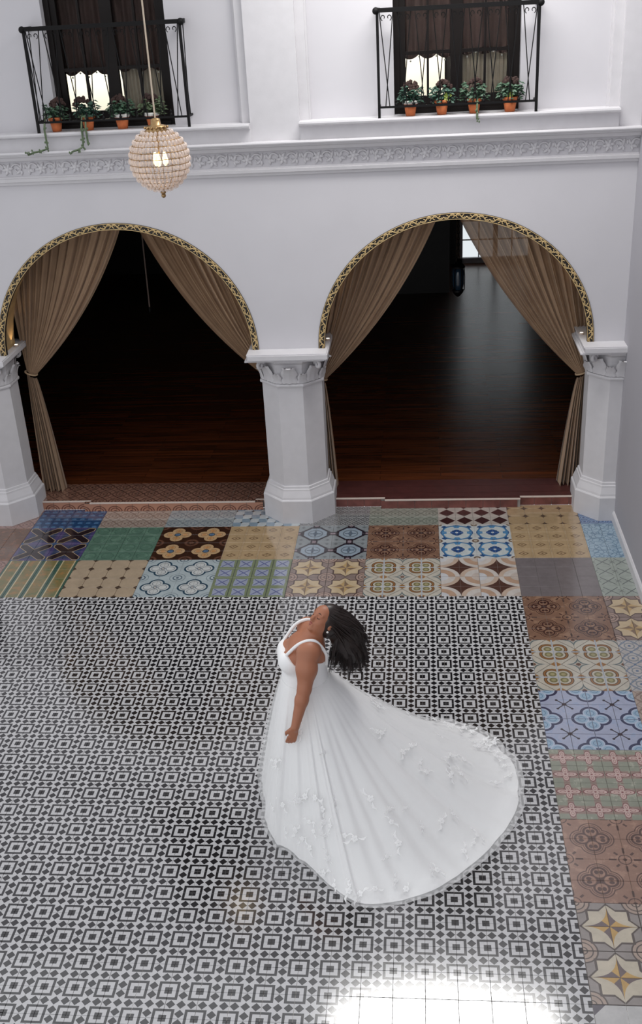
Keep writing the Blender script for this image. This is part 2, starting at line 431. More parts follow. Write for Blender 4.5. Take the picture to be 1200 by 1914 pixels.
# ------------------------------------------------------------------ walls
COLX = (-7.54, -3.03, 1.47)
ARCH = [(-5.28, 1.83, 1.77), (-0.775, 1.84, 1.75)]      # centre, half span, rise
ZS = 2.56; YF, YB = 2.33, 2.88; ZT = 5.22; ZTOP = 9.6
BW_ = 0.082                                              # gold band width
def arch_z(x, grow=0.0):
    for c, a, b_ in ARCH:
        if abs(x-c) < a+grow: return ZS+(b_+grow)*math.sqrt(max(0, 1-((x-c)/(a+grow))**2))
    return ZS
def arch_wall(y0, y1, mat, name):
    m = MB(); N = 48
    # solid pier far left
    m.box(-9.6, -7.6, y0, y1, ZS, ZT)
    def pier(xa, xb): m.box(xa, xb, y0, y1, ZS, ZT)
    pier(-7.6, ARCH[0][0]-ARCH[0][1]); pier(ARCH[0][0]+ARCH[0][1], ARCH[1][0]-ARCH[1][1]); pier(ARCH[1][0]+ARCH[1][1], 1.47)
    for c, a, b_ in ARCH:
        th = [PI-PI*i/N for i in range(N+1)]
        P = [(c+a*math.cos(t), ZS+b_*math.sin(t)) for t in th]
        V_ = []
        for x, z in P: V_ += [(x,y0,z),(x,y0,ZT),(x,y1,z),(x,y1,ZT)]
        F = []
        for i in range(N):
            q = 4*i; r = q+4
            F += [(q, r, r+1, q+1), (q+2, q+3, r+3, r+2), (q, q+2, r+2, r), (q+1, r+1, r+3, q+3)]
        m.add(V_, F)
    return m.build(name, mat)
wb = arch_wall(YF, YB, M['plaster'], 'wall_back'); tag(wb, kind='structure')
# ochre lining of each arch soffit
for c, a, b_ in ARCH:
    N = 48; a2, b2 = a-.012, b_-.012
    P = [[(c+a2*math.cos(PI-PI*i/N), y, ZS+b2*math.sin(PI-PI*i/N)) for i in range(N+1)] for y in (YF+.02, YB)]
    P2 = [[(c+a*math.cos(PI-PI*i/N), y, ZS+b_*math.sin(PI-PI*i/N)) for i in range(N+1)] for y in (YB, YF+.02)]
    MB().grid(P+P2).build('arch_lining', M['soffit'], wb, smooth=False)
# upper wall with two window openings
WINX = [(-5.86, -4.32), (-1.53, 0.01)]; WZ0, WZ1 = 5.50, 8.4; YU = 2.50
m = MB(); ex = [-9.6, WINX[0][0], WINX[0][1], WINX[1][0], WINX[1][1], 1.47]
for i in range(5):
    if i in (1, 3):
        m.box(ex[i], ex[i+1], YU, YB, ZT, WZ0); m.box(ex[i], ex[i+1], YU, YB, WZ1, ZTOP)
    else: m.box(ex[i], ex[i+1], YU, YB, ZT, ZTOP)
wu = m.build('wall_upper', M['plaster']); tag(wu, kind='structure')
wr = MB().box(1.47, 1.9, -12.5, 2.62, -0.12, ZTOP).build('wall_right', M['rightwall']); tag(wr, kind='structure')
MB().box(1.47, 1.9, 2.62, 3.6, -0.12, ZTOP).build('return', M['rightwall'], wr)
bb = MB().box(1.44, 1.47, -12.5, 2.1, 0, .12).add([(1.44,-12.5,.12),(1.47,-12.5,.12),(1.47,2.1,.12),(1.44,2.1,.12),(1.455,-12.5,.15),(1.47,-12.5,.15),(1.47,2.1,.15),(1.455,2.1,.15)], [(0,3,7,4),(4,7,6,5),(0,4,5,1)]).build('baseboard_right', M['trim']); tag(bb, kind='structure')
# far-left solid pier below arches (outside the frame)
wl = MB().box(-9.6, -8.3, 2.33, 2.88, -.12, ZS).build('wall_left', M['plaster']); tag(wl, kind='structure')

def prism_x(prof, x0, x1):
    """extrude (y,z) profile along x"""
    m = MB(); n = len(prof)
    m.add([(x0,y,z) for y, z in prof]+[(x1,y,z) for y, z in prof], [(i, (i+1)%n, n+(i+1)%n, n+i) for i in range(n)]+[tuple(range(n-1,-1,-1)), tuple(range(n, 2*n))])
    return m
# frieze band: lower moulding, flat field, upper ledge
fz = prism_x([(YF,4.86),(2.305,4.865),(2.30,4.90),(2.28,4.905),(2.275,4.945),(2.31,4.95),(2.31,4.97),(2.33,4.97)], -9.6, 1.47)
tr3 = fz.build('trim_3', M['trim']); tag(tr3, kind='structure')
prism_x([(YU+.02,5.28),(2.19,5.28),(2.185,5.265),(2.19,5.25),(2.215,5.245),(2.22,5.225),(2.25,5.21),(2.27,5.17),(2.31,5.165),(YF,5.16),(YF,5.22),(YU+.02,5.22)], -9.6, 1.47).build('ledge', M['trim'], tr3)
# relief ornament units of the frieze
def leaf_relief(L, W, H, n=8):
    """pointed raised leaf in the x-z plane, relief towards -y"""
    P = []
    for i in range(n+1):
        t = i/n; wd = W*math.sin(PI*min(1, t*1.02+.02))**.8*(1-.45*t); row = []
        for k in (-1, -.5, 0, .5, 1):
            row.append((L*t, -H*(1-k*k)*math.sin(PI*t)**.5-(.25*H if abs(k) == .5 else 0), wd*k+.12*L*math.sin(t*2.4)))
        P.append(row)
    return P
def rot_xz(P, a, ox=0, oz=0):
    ca, sa = math.cos(a), math.sin(a)
    return [[(ox+x*ca-z*sa, y, oz+x*sa+z*ca) for x, y, z in r] for r in P]
m = MB()
m.sphere((0,-.008,0), (.032,.022,.032), 10, 6)
for k in range(6): m.grid(rot_xz(leaf_relief(.085,.03,.022), k*PI/3))
ros = m.mesh('rosette', M['trim'], True)
m = MB()
for sx in (-1, 1):
    sp = []
    for i in range(16):
        t = i/15; a = t*PI*1.9+(.2); r = .075*(1-.72*t)
        sp.append((sx*(.10+r*math.cos(a)), -.006, -.0+r*math.sin(a)))
    m.tube(sp, [.014*(1-.3*i/15) for i in range(16)], 5)
    for a, L in ((1.9, .09), (.9, .08), (-.5, .09), (-1.5, .07)):
        m.grid(rot_xz(leaf_relief(L,.026,.018), a if sx > 0 else PI-a, sx*.05, -.01))
m.sphere((0,-.006,.03), (.018,.016,.03), 8, 5)
scr = m.mesh('leaf_scroll', M['trim'], True)
x = -8.35; k = 0
while x < 1.4:
    link_mesh('rosette' if k % 2 == 0 else 'leaf_scroll', ros if k % 2 == 0 else scr, tr3, (x*S, (YF-.002)*S, 5.065*S)); x += .225; k += 1
# pilasters and bay mouldings of the upper storey
for k, (a, b_) in enumerate([(-7.85, -7.25), (-3.335, -2.71), (1.20, 1.47)]):
    o = MB().box(a, b_, YF, YU, 5.28, ZTOP).build('trim_%d' % (4+k), M['trim']); tag(o, kind='structure')
for k, (a, b_) in enumerate([(-7.25, -3.335), (-2.71, 1.20)]):
    o = MB().box(a, a+.11, 2.41, YU, 5.47, ZTOP).build('trim_%d' % (7+k), M['trim']); tag(o, kind='structure')
    MB().box(a+.11, a+.135, 2.45, YU, 5.50, ZTOP).build('bead', M['trim'], o)
    MB().box(b_-.11, b_, 2.41, YU, 5.47, ZTOP).build('side_moulding', M['trim'], o)
    MB().box(b_-.135, b_-.11, 2.45, YU, 5.50, ZTOP).build('bead', M['trim'], o)
    prism_x([(YU,5.28),(2.30,5.28),(2.30,5.435),(2.25,5.445),(2.215,5.46),(2.21,5.48),(2.215,5.50),(YU,5.50)], a, b_).build('sill', M['trim'], o)

# ------------------------------------------------------------------ gold scroll bands round the arches
def s_scroll():
    m = MB(); sp = []
    for i in range(22):
        t = i/21; sp.append((-.075+.15*t, 0, .034*math.sin(t*2*PI)))
    m.tube(sp, .0078, 5)
    for sx, sz in ((-.037, -1), (.037, 1)):
        c = []
        for i in range(10):
            t = i/9; a = sz*(PI/2)-sz*t*4.6; r = .03*(1-.65*t); c.append((sx+r*math.cos(a)*1.0, -.001, -sz*.004+r*math.sin(a)*.9))
        m.tube(c, .0065, 5)
    return m.mesh('gold_scroll', M['gold'], True)
scm = s_scroll()
ALAB = ['gold and black scroll band edging the arch whose left curtain is swept to the octagonal end column', 'gold and black scroll band edging the arch beside the right-hand wall']
for k, (c, a, b_) in enumerate(ARCH):
    N = 60
    ro = [(c+(a+.006)*math.cos(PI-PI*i/N), ZS+(b_+.006)*math.sin(PI-PI*i/N)) for i in range(N+1)]
    ri = [(c+(a-BW_)*math.cos(PI-PI*i/N), ZS+(b_-BW_)*math.sin(PI-PI*i/N)) for i in range(N+1)]
    P = [[(x,YF+.03,z) for x,z in ro],[(x,YF-.012,z) for x,z in ro],[(x,YF-.012,z) for x,z in ri],[(x,YF+.05,z) for x,z in ri],[(x,YF+.05,z) for x,z in ro]]
    o = MB().grid(P).build('trim_%d' % (1+k), M['black']); tag(o, kind='structure')
    for rr, nm in ((.004, 'outer_bead'), (BW_-.004, 'inner_bead')):
        MB().tube([(c+(a-rr)*math.cos(PI-PI*i/N), YF-.014, ZS+(b_-rr)*math.sin(PI-PI*i/N)) for i in range(N+1)], .005, 5).build(nm, M['gold'], o, smooth=True)
    n = 38
    for i in range(n):
        t = PI-PI*(i+.5)/n; am, bm = a-BW_/2, b_-BW_/2
        tx, tz = -am*math.sin(t), bm*math.cos(t); ang = math.atan2(tz, tx)
        link_mesh('gold_scroll', scm, o, ((c+am*math.cos(t))*S, (YF-.014)*S, (ZS+bm*math.sin(t))*S), (0, -ang, 0), ((1 if i % 2 else -1), 1, .85))

# ------------------------------------------------------------------ columns
def octa(m, prof, c):
    return m.lathe([(r/math.cos(PI/8), z) for r, z in prof], 8, c, PI/8)
def bridge_leaf():
    P = []
    for i in range(8):
        t = i/7; wd = .115*(1-.25*t)*(1 if t < .8 else 1-(t-.8)*3.2); row = []
        for k in np.linspace(-1, 1, 7):
            out = .028+.105*t**2.0+.022*(1-k*k)+.012*math.cos(k*9); lob = 1+.16*math.sin(t*16)*abs(k)
            row.append((wd*k*lob, -out, .27*t-(.05*(t-.85)/.15 if t > .85 else 0)))
        P.append(row)
    return MB().grid(P).mesh('leaf', M['trim'], True)
lf = bridge_leaf()
CLAB = ['white octagonal column with carved capital between dark arch and the photo edge, ochre curtain tied beside it',
        'white octagonal column with carved capital standing free between the two arches',
        'white octagonal half column with carved capital built against the right-hand wall']
CLAB[0] = 'white octagonal column with carved capital at the outer end of the arch with the tiled step'
for k, cx in enumerate(COLX):
    r = empty('column', (cx*S, 2.6*S, 0)); tag(r, CLAB[k], 'column', 'columns carrying the arcade')
    octa(MB(), [(.522,0),(.522,.35),(.512,.365),(.50,.37),(.495,.40),(.462,.49),(.458,.515),(.445,.52),(.44,.555),(.42,.56)], (0,0,0)).build('base', M['trim'], r)
    octa(MB(), [(.42,.555),(.42,2.07)], (0,0,0)).build('shaft', M['trim'], r)
    cp = octa(MB(), [(.42,2.06),(.445,2.065),(.45,2.085),(.445,2.105),(.425,2.11),(.415,2.16),(.415,2.30),(.43,2.38),(.47,2.42),(.47,2.445),(.40,2.45)], (0,0,0)).build('capital', M['trim'], r)
    for q in range(8):
        a = q*PI/4; link_mesh('leaf', lf, cp, (.405*S*math.sin(a), -.405*S*math.cos(a), 2.115*S), (0, 0, a), (1.05, .95, 1.08))
        a += PI/8; link_mesh('leaf', lf, cp, (.435*S*math.sin(a), -.435*S*math.cos(a), 2.115*S), (0, 0, a), (.62, .6, .66))
    for q in range(4):
        a = PI/4+q*PI/2; d = .56; vx, vy = d*math.sin(a), -d*math.cos(a); sp = []
        for i in range(14):
            t = i/13; an = t*PI*2.4; rr = .062*(1-.75*t); sp.append((rr*math.cos(an), 0, rr*math.sin(an)))
        MB().tube(sp, .026, 6).build('volute', M['trim'], cp, True, (vx*S, vy*S, 2.37*S)).rotation_euler = (0, 0, a+PI/2)
    h = .545; hx = min(h, 1.47-cx) if k == 2 else h
    ab = MB()
    for (e, z0, z1) in ((-.05, 2.445, 2.465), (-.02, 2.465, 2.485), (0, 2.485, 2.545), (-.015, 2.545, 2.56)):
        ab.box(-h-e*-1, h+e, -h-e, h+e+.02, z0, z1)
    ab.build('abacus', M['trim'], r)

# ------------------------------------------------------------------ steps under the arches
def step(ci, tiled, label, jog):
    c, a, b_ = ARCH[ci]; x0, x1 = COLX[ci]+.44, COLX[ci+1]-.44
    r = empty('threshold_step', (c*S, 2.6*S, 0)); tag(r, label, 'step')
    mat = M['step_tile'] if tiled else M['redwood']
    j0, j1 = jog[0]-c, jog[1]-c; l, rr = x0-c, x1-c; Z = .135
    MB().box(l, rr, .03, .66, 0, Z-.012).box(j0, j1, -.04, .03, 0, Z-.012).build('core', M['grout'], r)
    MB().box(l, j0, .015, .045, Z-.012, Z+.004).build('nosing', M['nosing'], r)
    MB().box(j1, rr, .015, .045, Z-.012, Z+.004).build('nosing', M['nosing'], r)
    MB().box(j0, j1, -.055, -.025, Z-.012, Z+.004).build('nosing', M['nosing'], r)
    nt_ = int(math.ceil((rr-l)/T)); g_ = .003
    nm = 'floral_step_tile' if tiled else 'step_board'
    if tiled:
        i = 0; xx = l
        while xx < rr-.02:
            xe = min(xx+T, rr)
            inside = (xx+xe)/2 > j0 and (xx+xe)/2 < j1
            yy0 = -.025 if inside else .045
            ys = [yy0, .17, .42, .66]
            for q in range(3): MB().box(xx+g_, xe-g_, ys[q]+g_, ys[q+1]-g_, Z-.012, Z).build(nm, mat, r)
            MB().box(xx+g_, xe-g_, (-.052 if inside else .018), (-.04 if inside else .03), 0.0, Z-.014).build('riser_tile', M['riser_tile'], r)
            xx = xe
    else:
        for q, (ya, yb) in enumerate(((.045,.2),(.2,.43),(.43,.66))): MB().box(l, rr, ya+g_, yb-g_, Z-.012, Z).build(nm, mat, r)
        MB().box(j0, j1, -.025, .042, Z-.012, Z-.001).build(nm, mat, r)
        xx = l
        while xx < rr-.02:
            xe = min(xx+T, rr); mid = (xx+xe)/2; ins = j0 < mid < j1
            MB().box(xx+g_, xe-g_, (-.052 if ins else .018), (-.04 if ins else .03), 0.0, Z-.014).build('riser_tile', M['riser_red'], r); xx = xe
M['redwood'] = simple('dark_red_boards', (74,40,38), .35, noise=.2, nscale=12)
M['riser_red'] = simple('red_riser_tile', (112,66,60), .4, noise=.3, nscale=9)
def riser_pat(name):
    m, nt, b = new_mat(name); X.nt = nt
    ge = nt.nodes.new('ShaderNodeNewGeometry'); sp = nt.nodes.new('ShaderNodeSeparateXYZ'); nt.links.new(ge.outputs['Position'], sp.inputs[0])
    U = X(sp.outputs[0])/.2; Vv = X(sp.outputs[2])/.2
    cx = fr(U+60)-.5; d = ln(cx*.8, Vv)
    mk = band(d, .3, .36) | band(d, .18, .24) | (d < .08)
    mi = nt.nodes.new('ShaderNodeMix'); mi.data_type = 'RGBA'; nt.links.new(mk.v, mi.inputs[0])
    mi.inputs[6].default_value = lin((150,108,88), 1.3); mi.inputs[7].default_value = lin((92,54,42), 1.3)
    nt.links.new(mi.outputs[2], b.inputs['Base Color']); b.inputs['Roughness'].default_value = .4
    return m
M['riser_tile'] = riser_pat('riser_scallop_tile')
step(0, True, 'low step clad in red-brown floral tiles under the arch with the hanging cord behind', (-6.26, -3.72))
step(1, False, 'low step of dark red boards with pale nosing under the arch beside the right-hand wall', (-1.78, .20))

# ------------------------------------------------------------------ ballroom behind the arches
def wood_floor():
    m, nt, b = new_mat('dark_glossy_boards')
    tc = nt.nodes.new('ShaderNodeNewGeometry'); mp = nt.nodes.new('ShaderNodeMapping'); mp.inputs['Scale'].default_value = (1.2, 22, 1)
    nt.links.new(tc.outputs['Position'], mp.inputs[0]); no = nt.nodes.new('ShaderNodeTexNoise'); no.inputs['Scale'].default_value = 1.0; no.inputs['Detail'].default_value = 6
    nt.links.new(mp.outputs[0], no.inputs['Vector'])
    br = nt.nodes.new('ShaderNodeTexBrick'); br.inputs['Scale'].default_value = 1.0; br.inputs['Brick Width'].default_value = 1.5; br.inputs['Row Height'].default_value = .085
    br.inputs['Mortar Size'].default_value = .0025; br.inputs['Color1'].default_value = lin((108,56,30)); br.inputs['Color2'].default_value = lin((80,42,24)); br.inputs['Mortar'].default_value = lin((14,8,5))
    nt.links.new(tc.outputs['Position'], br.inputs['Vector'])
    mi = nt.nodes.new('ShaderNodeMix'); mi.data_type = 'RGBA'; mi.blend_type = 'MULTIPLY'; mi.inputs[0].default_value = .8
    rp = nt.nodes.new('ShaderNodeMapRange'); rp.inputs[1].default_value = .3; rp.inputs[2].default_value = .7; rp.inputs[3].default_value = .4; rp.inputs[4].default_value = 1.2
    nt.links.new(no.outputs['Fac'], rp.inputs[0]); nt.links.new(br.outputs['Color'], mi.inputs[6]); nt.links.new(rp.outputs[0], mi.inputs[7])
    nt.links.new(mi.outputs[2], b.inputs['Base Color'])
    b.inputs['Roughness'].default_value = .27; b.inputs['Specular IOR Level'].default_value = .24
    bp = nt.nodes.new('ShaderNodeBump'); bp.inputs['Strength'].default_value = .12; bp.inputs['Distance'].default_value = .004
    nt.links.new(no.outputs['Fac'], bp.inputs['Height']); nt.links.new(bp.outputs[0], b.inputs['Normal'])
    return m
ZI = .135; YBK = 17.3
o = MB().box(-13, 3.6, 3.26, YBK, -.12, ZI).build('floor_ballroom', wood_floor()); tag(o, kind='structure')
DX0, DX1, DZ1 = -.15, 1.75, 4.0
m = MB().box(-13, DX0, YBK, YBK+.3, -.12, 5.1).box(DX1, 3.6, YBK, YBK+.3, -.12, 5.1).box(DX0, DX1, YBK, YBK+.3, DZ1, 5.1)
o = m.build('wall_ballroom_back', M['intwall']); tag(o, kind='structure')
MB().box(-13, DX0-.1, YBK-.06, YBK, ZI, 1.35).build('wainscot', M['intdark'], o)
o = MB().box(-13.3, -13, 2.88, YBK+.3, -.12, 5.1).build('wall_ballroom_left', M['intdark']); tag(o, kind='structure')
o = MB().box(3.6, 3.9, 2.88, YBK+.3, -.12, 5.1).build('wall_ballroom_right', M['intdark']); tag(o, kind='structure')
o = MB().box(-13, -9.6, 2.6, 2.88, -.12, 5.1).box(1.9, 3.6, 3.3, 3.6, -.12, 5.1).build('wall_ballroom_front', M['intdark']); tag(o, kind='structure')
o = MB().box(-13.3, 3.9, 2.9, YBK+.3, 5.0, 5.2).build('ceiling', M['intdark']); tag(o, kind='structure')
o = MB().box(-4.4, -.5, 14.3, 14.6, ZI, 5.0).build('wall_partition', M['intdark']); tag(o, kind='structure')
# glazed garden door at the far end
dr = empty('door_1', (DX0*S, YBK*S, ZI*S)); tag(dr, kind='structure')
W = DX1-DX0; H = DZ1-ZI
MB().box(0,.08,0,.12,0,H).box(W-.08,W,0,.12,0,H).box(0,W,0,.12,H-.08,H).box(W/2-.06,W/2+.06,0,.12,0,H).box(0,W,0,.12,0,.14).build('frame', M['trim'], dr)
m = MB()
for z in np.arange(.6, H, .5): m.box(.08,W-.08,.04,.08,z,z+.03)
for x in (W*.27, W*.73): m.box(x-.015,x+.015,.04,.08,0,H)
m.build('glazing_bars', M['trim'], dr)
glass = simple('pane_glass', (235,240,240), .02, spec=.5, Transmission_Weight=1.0, IOR=1.05)
for q in range(2): MB().box(.08+q*(W/2), W/2-.06+q*W/2 if q == 0 else W-.08, .055, .062, .14, H-.08).build('pane', glass, dr)

# ------------------------------------------------------------------ hanging lantern and cord in the ballroom
ln_ = empty('hanging_lantern', (-.60*S, 6.0*S, 2.26*S)); tag(ln_, 'dark metal hanging lantern with bluish glass seen through the arch beside the right-hand wall', 'lantern')
lm = simple('dark_lantern_metal', (18,18,20), .35, metal=.6); lg = simple('lantern_blue_glass', (40,60,78), .08, spec=.8)
MB().lathe([(.02,.62),(.03,.56),(.11,.50),(.12,.47),(.09,.46)], 8).build('cap', lm, ln_, True)
MB().lathe([(.075,.10),(.10,.2),(.10,.40),(.085,.46)], 12).build('glass_body', lg, ln_, True)
MB().lathe([(.01,-.02),(.04,.0),(.09,.06),(.10,.10),(.075,.11)], 8).build('base', lm, ln_, True)
for q in range(6):
    a = q*PI/3; MB().tube([(.105*math.cos(a),.105*math.sin(a),.09),(.112*math.cos(a),.112*math.sin(a),.3),(.10*math.cos(a),.10*math.sin(a),.47)], .008, 5).build('rib', lm, ln_)
m = MB()
for q in range(48):
    z = .62+q*.05; a = (q % 2)*PI/2
    m.tube([(.014*math.cos(a),.014*math.sin(a),z),(.016*math.cos(a),.016*math.sin(a),z+.03),(0,0,z+.06),(-.016*math.cos(a),-.016*math.sin(a),z+.03),(-.014*math.cos(a),-.014*math.sin(a),z)], .006, 4)
m.build('chain', lm, ln_)
pc = empty('pendant_cord', (-5.86*S, 6.0*S, 2.2*S)); tag(pc, 'thin pale cord hanging in the dark room behind the arch with the tiled step', 'rope')  # plain pendant cord hanging in the ballroom
MB().tube([(0,0,0),(.02,0,1.2),(.03,0,2.8)], .012, 6).build('line', simple('pale_cord', (150,130,120), .6), pc)
MB().lathe([(.012,-.1),(.022,-.06),(.018,0),(.01,.02)], 8).build('pull', lm, pc, True)

# ------------------------------------------------------------------ curtains
def curtain_mat():
    m, nt, b = new_mat('taupe_curtain')
    tc = nt.nodes.new('ShaderNodeTexCoord'); no = nt.nodes.new('ShaderNodeTexNoise'); no.inputs['Scale'].default_value = 5; no.inputs['Detail'].default_value = 6
    nt.links.new(tc.outputs['Object'], no.inputs['Vector'])
    mi = nt.nodes.new('ShaderNodeMix'); mi.data_type = 'RGBA'; mi.inputs[6].default_value = lin((146,118,95)); mi.inputs[7].default_value = lin((176,148,120))
    nt.links.new(no.outputs['Fac'], mi.inputs[0]); nt.links.new(mi.outputs[2], b.inputs['Base Color'])
    b.inputs['Roughness'].default_value = .85; b.inputs['Specular IOR Level'].default_value = .15; b.inputs['Sheen Weight'].default_value = .2
    b.inputs['Alpha'].default_value = .95
    wv = nt.nodes.new('ShaderNodeTexNoise'); wv.inputs['Scale'].default_value = 260; nt.links.new(tc.outputs['Object'], wv.inputs['Vector'])
    bp = nt.nodes.new('ShaderNodeBump'); bp.inputs['Strength'].default_value = .15; bp.inputs['Distance'].default_value = .002
    nt.links.new(wv.outputs['Fac'], bp.inputs['Height']); nt.links.new(bp.outputs[0], b.inputs['Normal'])
    return m
M['curtain'] = curtain_mat(); M['tie'] = simple('tie_cord', (176,150,120), .7)
def curtain(label, xo, xi, zt, tie, tailx, zb, sag, seed, yc=3.06):
    """xo/xi outer and inner end of the heading, tie = (x,z), tailx = (outer, inner) at the floor"""
    rs = random.Random(seed); ns, n1, n2 = 150, 34, 22; zt_ = zt
    r = empty('curtain', (tie[0]*S, yc*S, zb*S)); tag(r, label, 'curtain', 'tied-back taupe curtains in the arches')
    ph = [rs.uniform(0, 6.28) for _ in range(4)]
    def fold(s, amp, kf=1.0):
        return amp*(math.sin(s*2*PI*13+ph[0]+.9*math.sin(s*9+ph[2]))+.45*math.sin(s*2*PI*29+ph[1])+.3*math.sin(s*2*PI*5+ph[3]))
    dr_ = 1 if xi > xo else -1
    P = []
    for i in range(n1+1):
        t = i/n1; row = []
        for j in range(ns+1):
            s = j/ns
            x0 = xo+(xi-xo)*s; x2 = tie[0]+dr_*(.13*s-.05); z2 = tie[1]+.03*(1-s)-.05*s+.02
            x1 = (x0+x2)/2+dr_*sag*s*(.6+.4*s); z1 = (zt_+z2)/2-sag*.55*s
            b0, b1, b2 = (1-t)**2, 2*t*(1-t), t*t
            x = b0*x0+b1*x1+b2*x2; z = b0*zt_+b1*z1+b2*z2
            am = .055*(1-t)**.6+.016*math.sin(PI*t)
            y = fold(s, am*.75)+.05*t*math.sin(s*PI)*(-1)+(.02*math.sin(s*80))*t*(1-t)
            x += .016*math.cos(s*2*PI*13+ph[0])*(1-t)
            row.append((x-tie[0], y, z-zb))
        P.append(row)
    body = MB().grid(P).build('drape', M['curtain'], r, True)
    Q = []
    for i in range(n2+1):
        t = i/n2; row = []
        for j in range(ns+1):
            s = j/ns
            xa = tie[0]+dr_*(.13*s-.05); xb = tailx[0]+(tailx[1]-tailx[0])*s
            e = t**.75
            x = xa+(xb-xa)*e; z = tie[1]-.03+(zb+.012-tie[1]+.03)*t+(.02*(1-s)-.05*s)*(1-t)+.012*t*math.sin(s*22+seed)
            y = fold(s*.55, .02+.05*t)-.05*math.sin(s*PI)*(1-t)
            row.append((x-tie[0], y, z-zb))
        Q.append(row)
    MB().grid(Q).build('tail', M['curtain'], r, True)
    loop = [((.085*math.cos(a)+.02*dr_), .075*math.sin(a)-.02, tie[1]-zb+.01-.03*dr_*math.cos(a)) for a in [2*PI*q/16 for q in range(17)]]
    MB().tube(loop, .014, 6, False).build('tieback', M['tie'], r, True)
    return r
curtain('taupe curtain tied back to the outer end column, tail hanging to the floor', -7.2, -5.25, 4.42, (-7.02, 2.05), (-7.12, -6.78), ZI, .31, 3)
curtain('taupe curtain swept from the arch top behind the free-standing column, above the tiled step', -3.42, -5.21, 4.42, (-3.42, 1.95), (-3.30, -3.42), ZI, .33, 5)
curtain('taupe curtain swept towards the free-standing column in the arch with the hanging lantern', -2.72, -.87, 4.42, (-2.70, 1.88), (-2.82, -2.50), ZI, .33, 8)
curtain('taupe curtain tied back beside the half column at the right-hand wall', 1.12, -.83, 4.42, (1.07, 1.88), (1.16, .78), ZI, .27, 11)

# ------------------------------------------------------------------ small uplights on the capitals
ULAB = ['small round uplight on the capital of the outer end column', 'small round uplight on the capital of the free-standing column', 'small round uplight on the capital of the half column at the right-hand wall']
for k, (x, y) in enumerate([(-7.04, 2.76), (-2.52, 2.68), (.955, 2.66)]):
    r = empty('uplight', (x*S, y*S, 2.562*S)); tag(r, ULAB[k], 'light')
    MB().lathe([(.035,0),(.035,.02),(.028,.03),(.028,.012)], 12).build('housing', M['nosing'], r, True)
    MB().lathe([(.004,.022),(.026,.024)], 12).build('lens', M['lens'], r, True)
    L = bpy.data.lights.new('uplight_bulb', 'SPOT'); L.energy = 1.2; L.color = (1, .72, .42); L.spot_size = 1.3; L.shadow_soft_size = .015
    lo = bpy.data.objects.new('bulb', L); col.objects.link(lo); lo.parent = r; lo.location = (0, 0, .03); lo.rotation_euler = (PI, 0, 0)

# ------------------------------------------------------------------ rooms and french windows of the upper storey
M['shade'] = simple('brown_fabric_shade', (70,52,48), .9, noise=.25, nscale=4)
M['sheer'] = simple('grey_sheer_curtain', (190,176,158), .9, noise=.1, nscale=8)
M['bead'] = simple('pearl_bead', (225,220,210), .3)
M['winglass'] = simple('window_glass', (240,244,244), .02, spec=.5, Transmission_Weight=1.0, IOR=1.02)
M['roomwhite'] = simple('room_white_wall', (238,232,218), .8)
def upper_room(x0, x1, bx0, bx1, name):
    yb = 6.2
    m = MB().box(x0,x1,2.88,yb,5.2,5.28).box(x0-.1,x0,2.88,yb,5.2,8.7).box(x1,x1+.1,2.88,yb,5.2,8.7).box(x0,x1,2.88,yb,8.6,8.7).box(x0,x1,yb,yb+.1,5.2,8.7)
    o = m.build('wall_'+name, M['intdark']); tag(o, kind='structure')
    MB().box(bx0,bx1,yb-.06,yb-.01,5.3,7.6).build('white_panel', M['roomwhite'], o)
    L = bpy.data.lights.new('added_fill_lamp', 'AREA'); L.energy = 150; L.size = .5; L.color = (1,.95,.86)  # unseen lamp, added to make the white panel bright behind the panes
    lo = bpy.data.objects.new('added_fill_lamp', L); col.objects.link(lo); lo.parent = o; lo.location = ((bx0+bx1)/2*S, (yb-1.0)*S, 8.0*S); lo.rotation_euler = (math.radians(35), 0, 0)
upper_room(-9.2, -3.4, -7.0, -5.72, 'room_over_tiled_step')
upper_room(-3.0, 1.6, -1.75, -.82, 'room_over_lantern_arch')
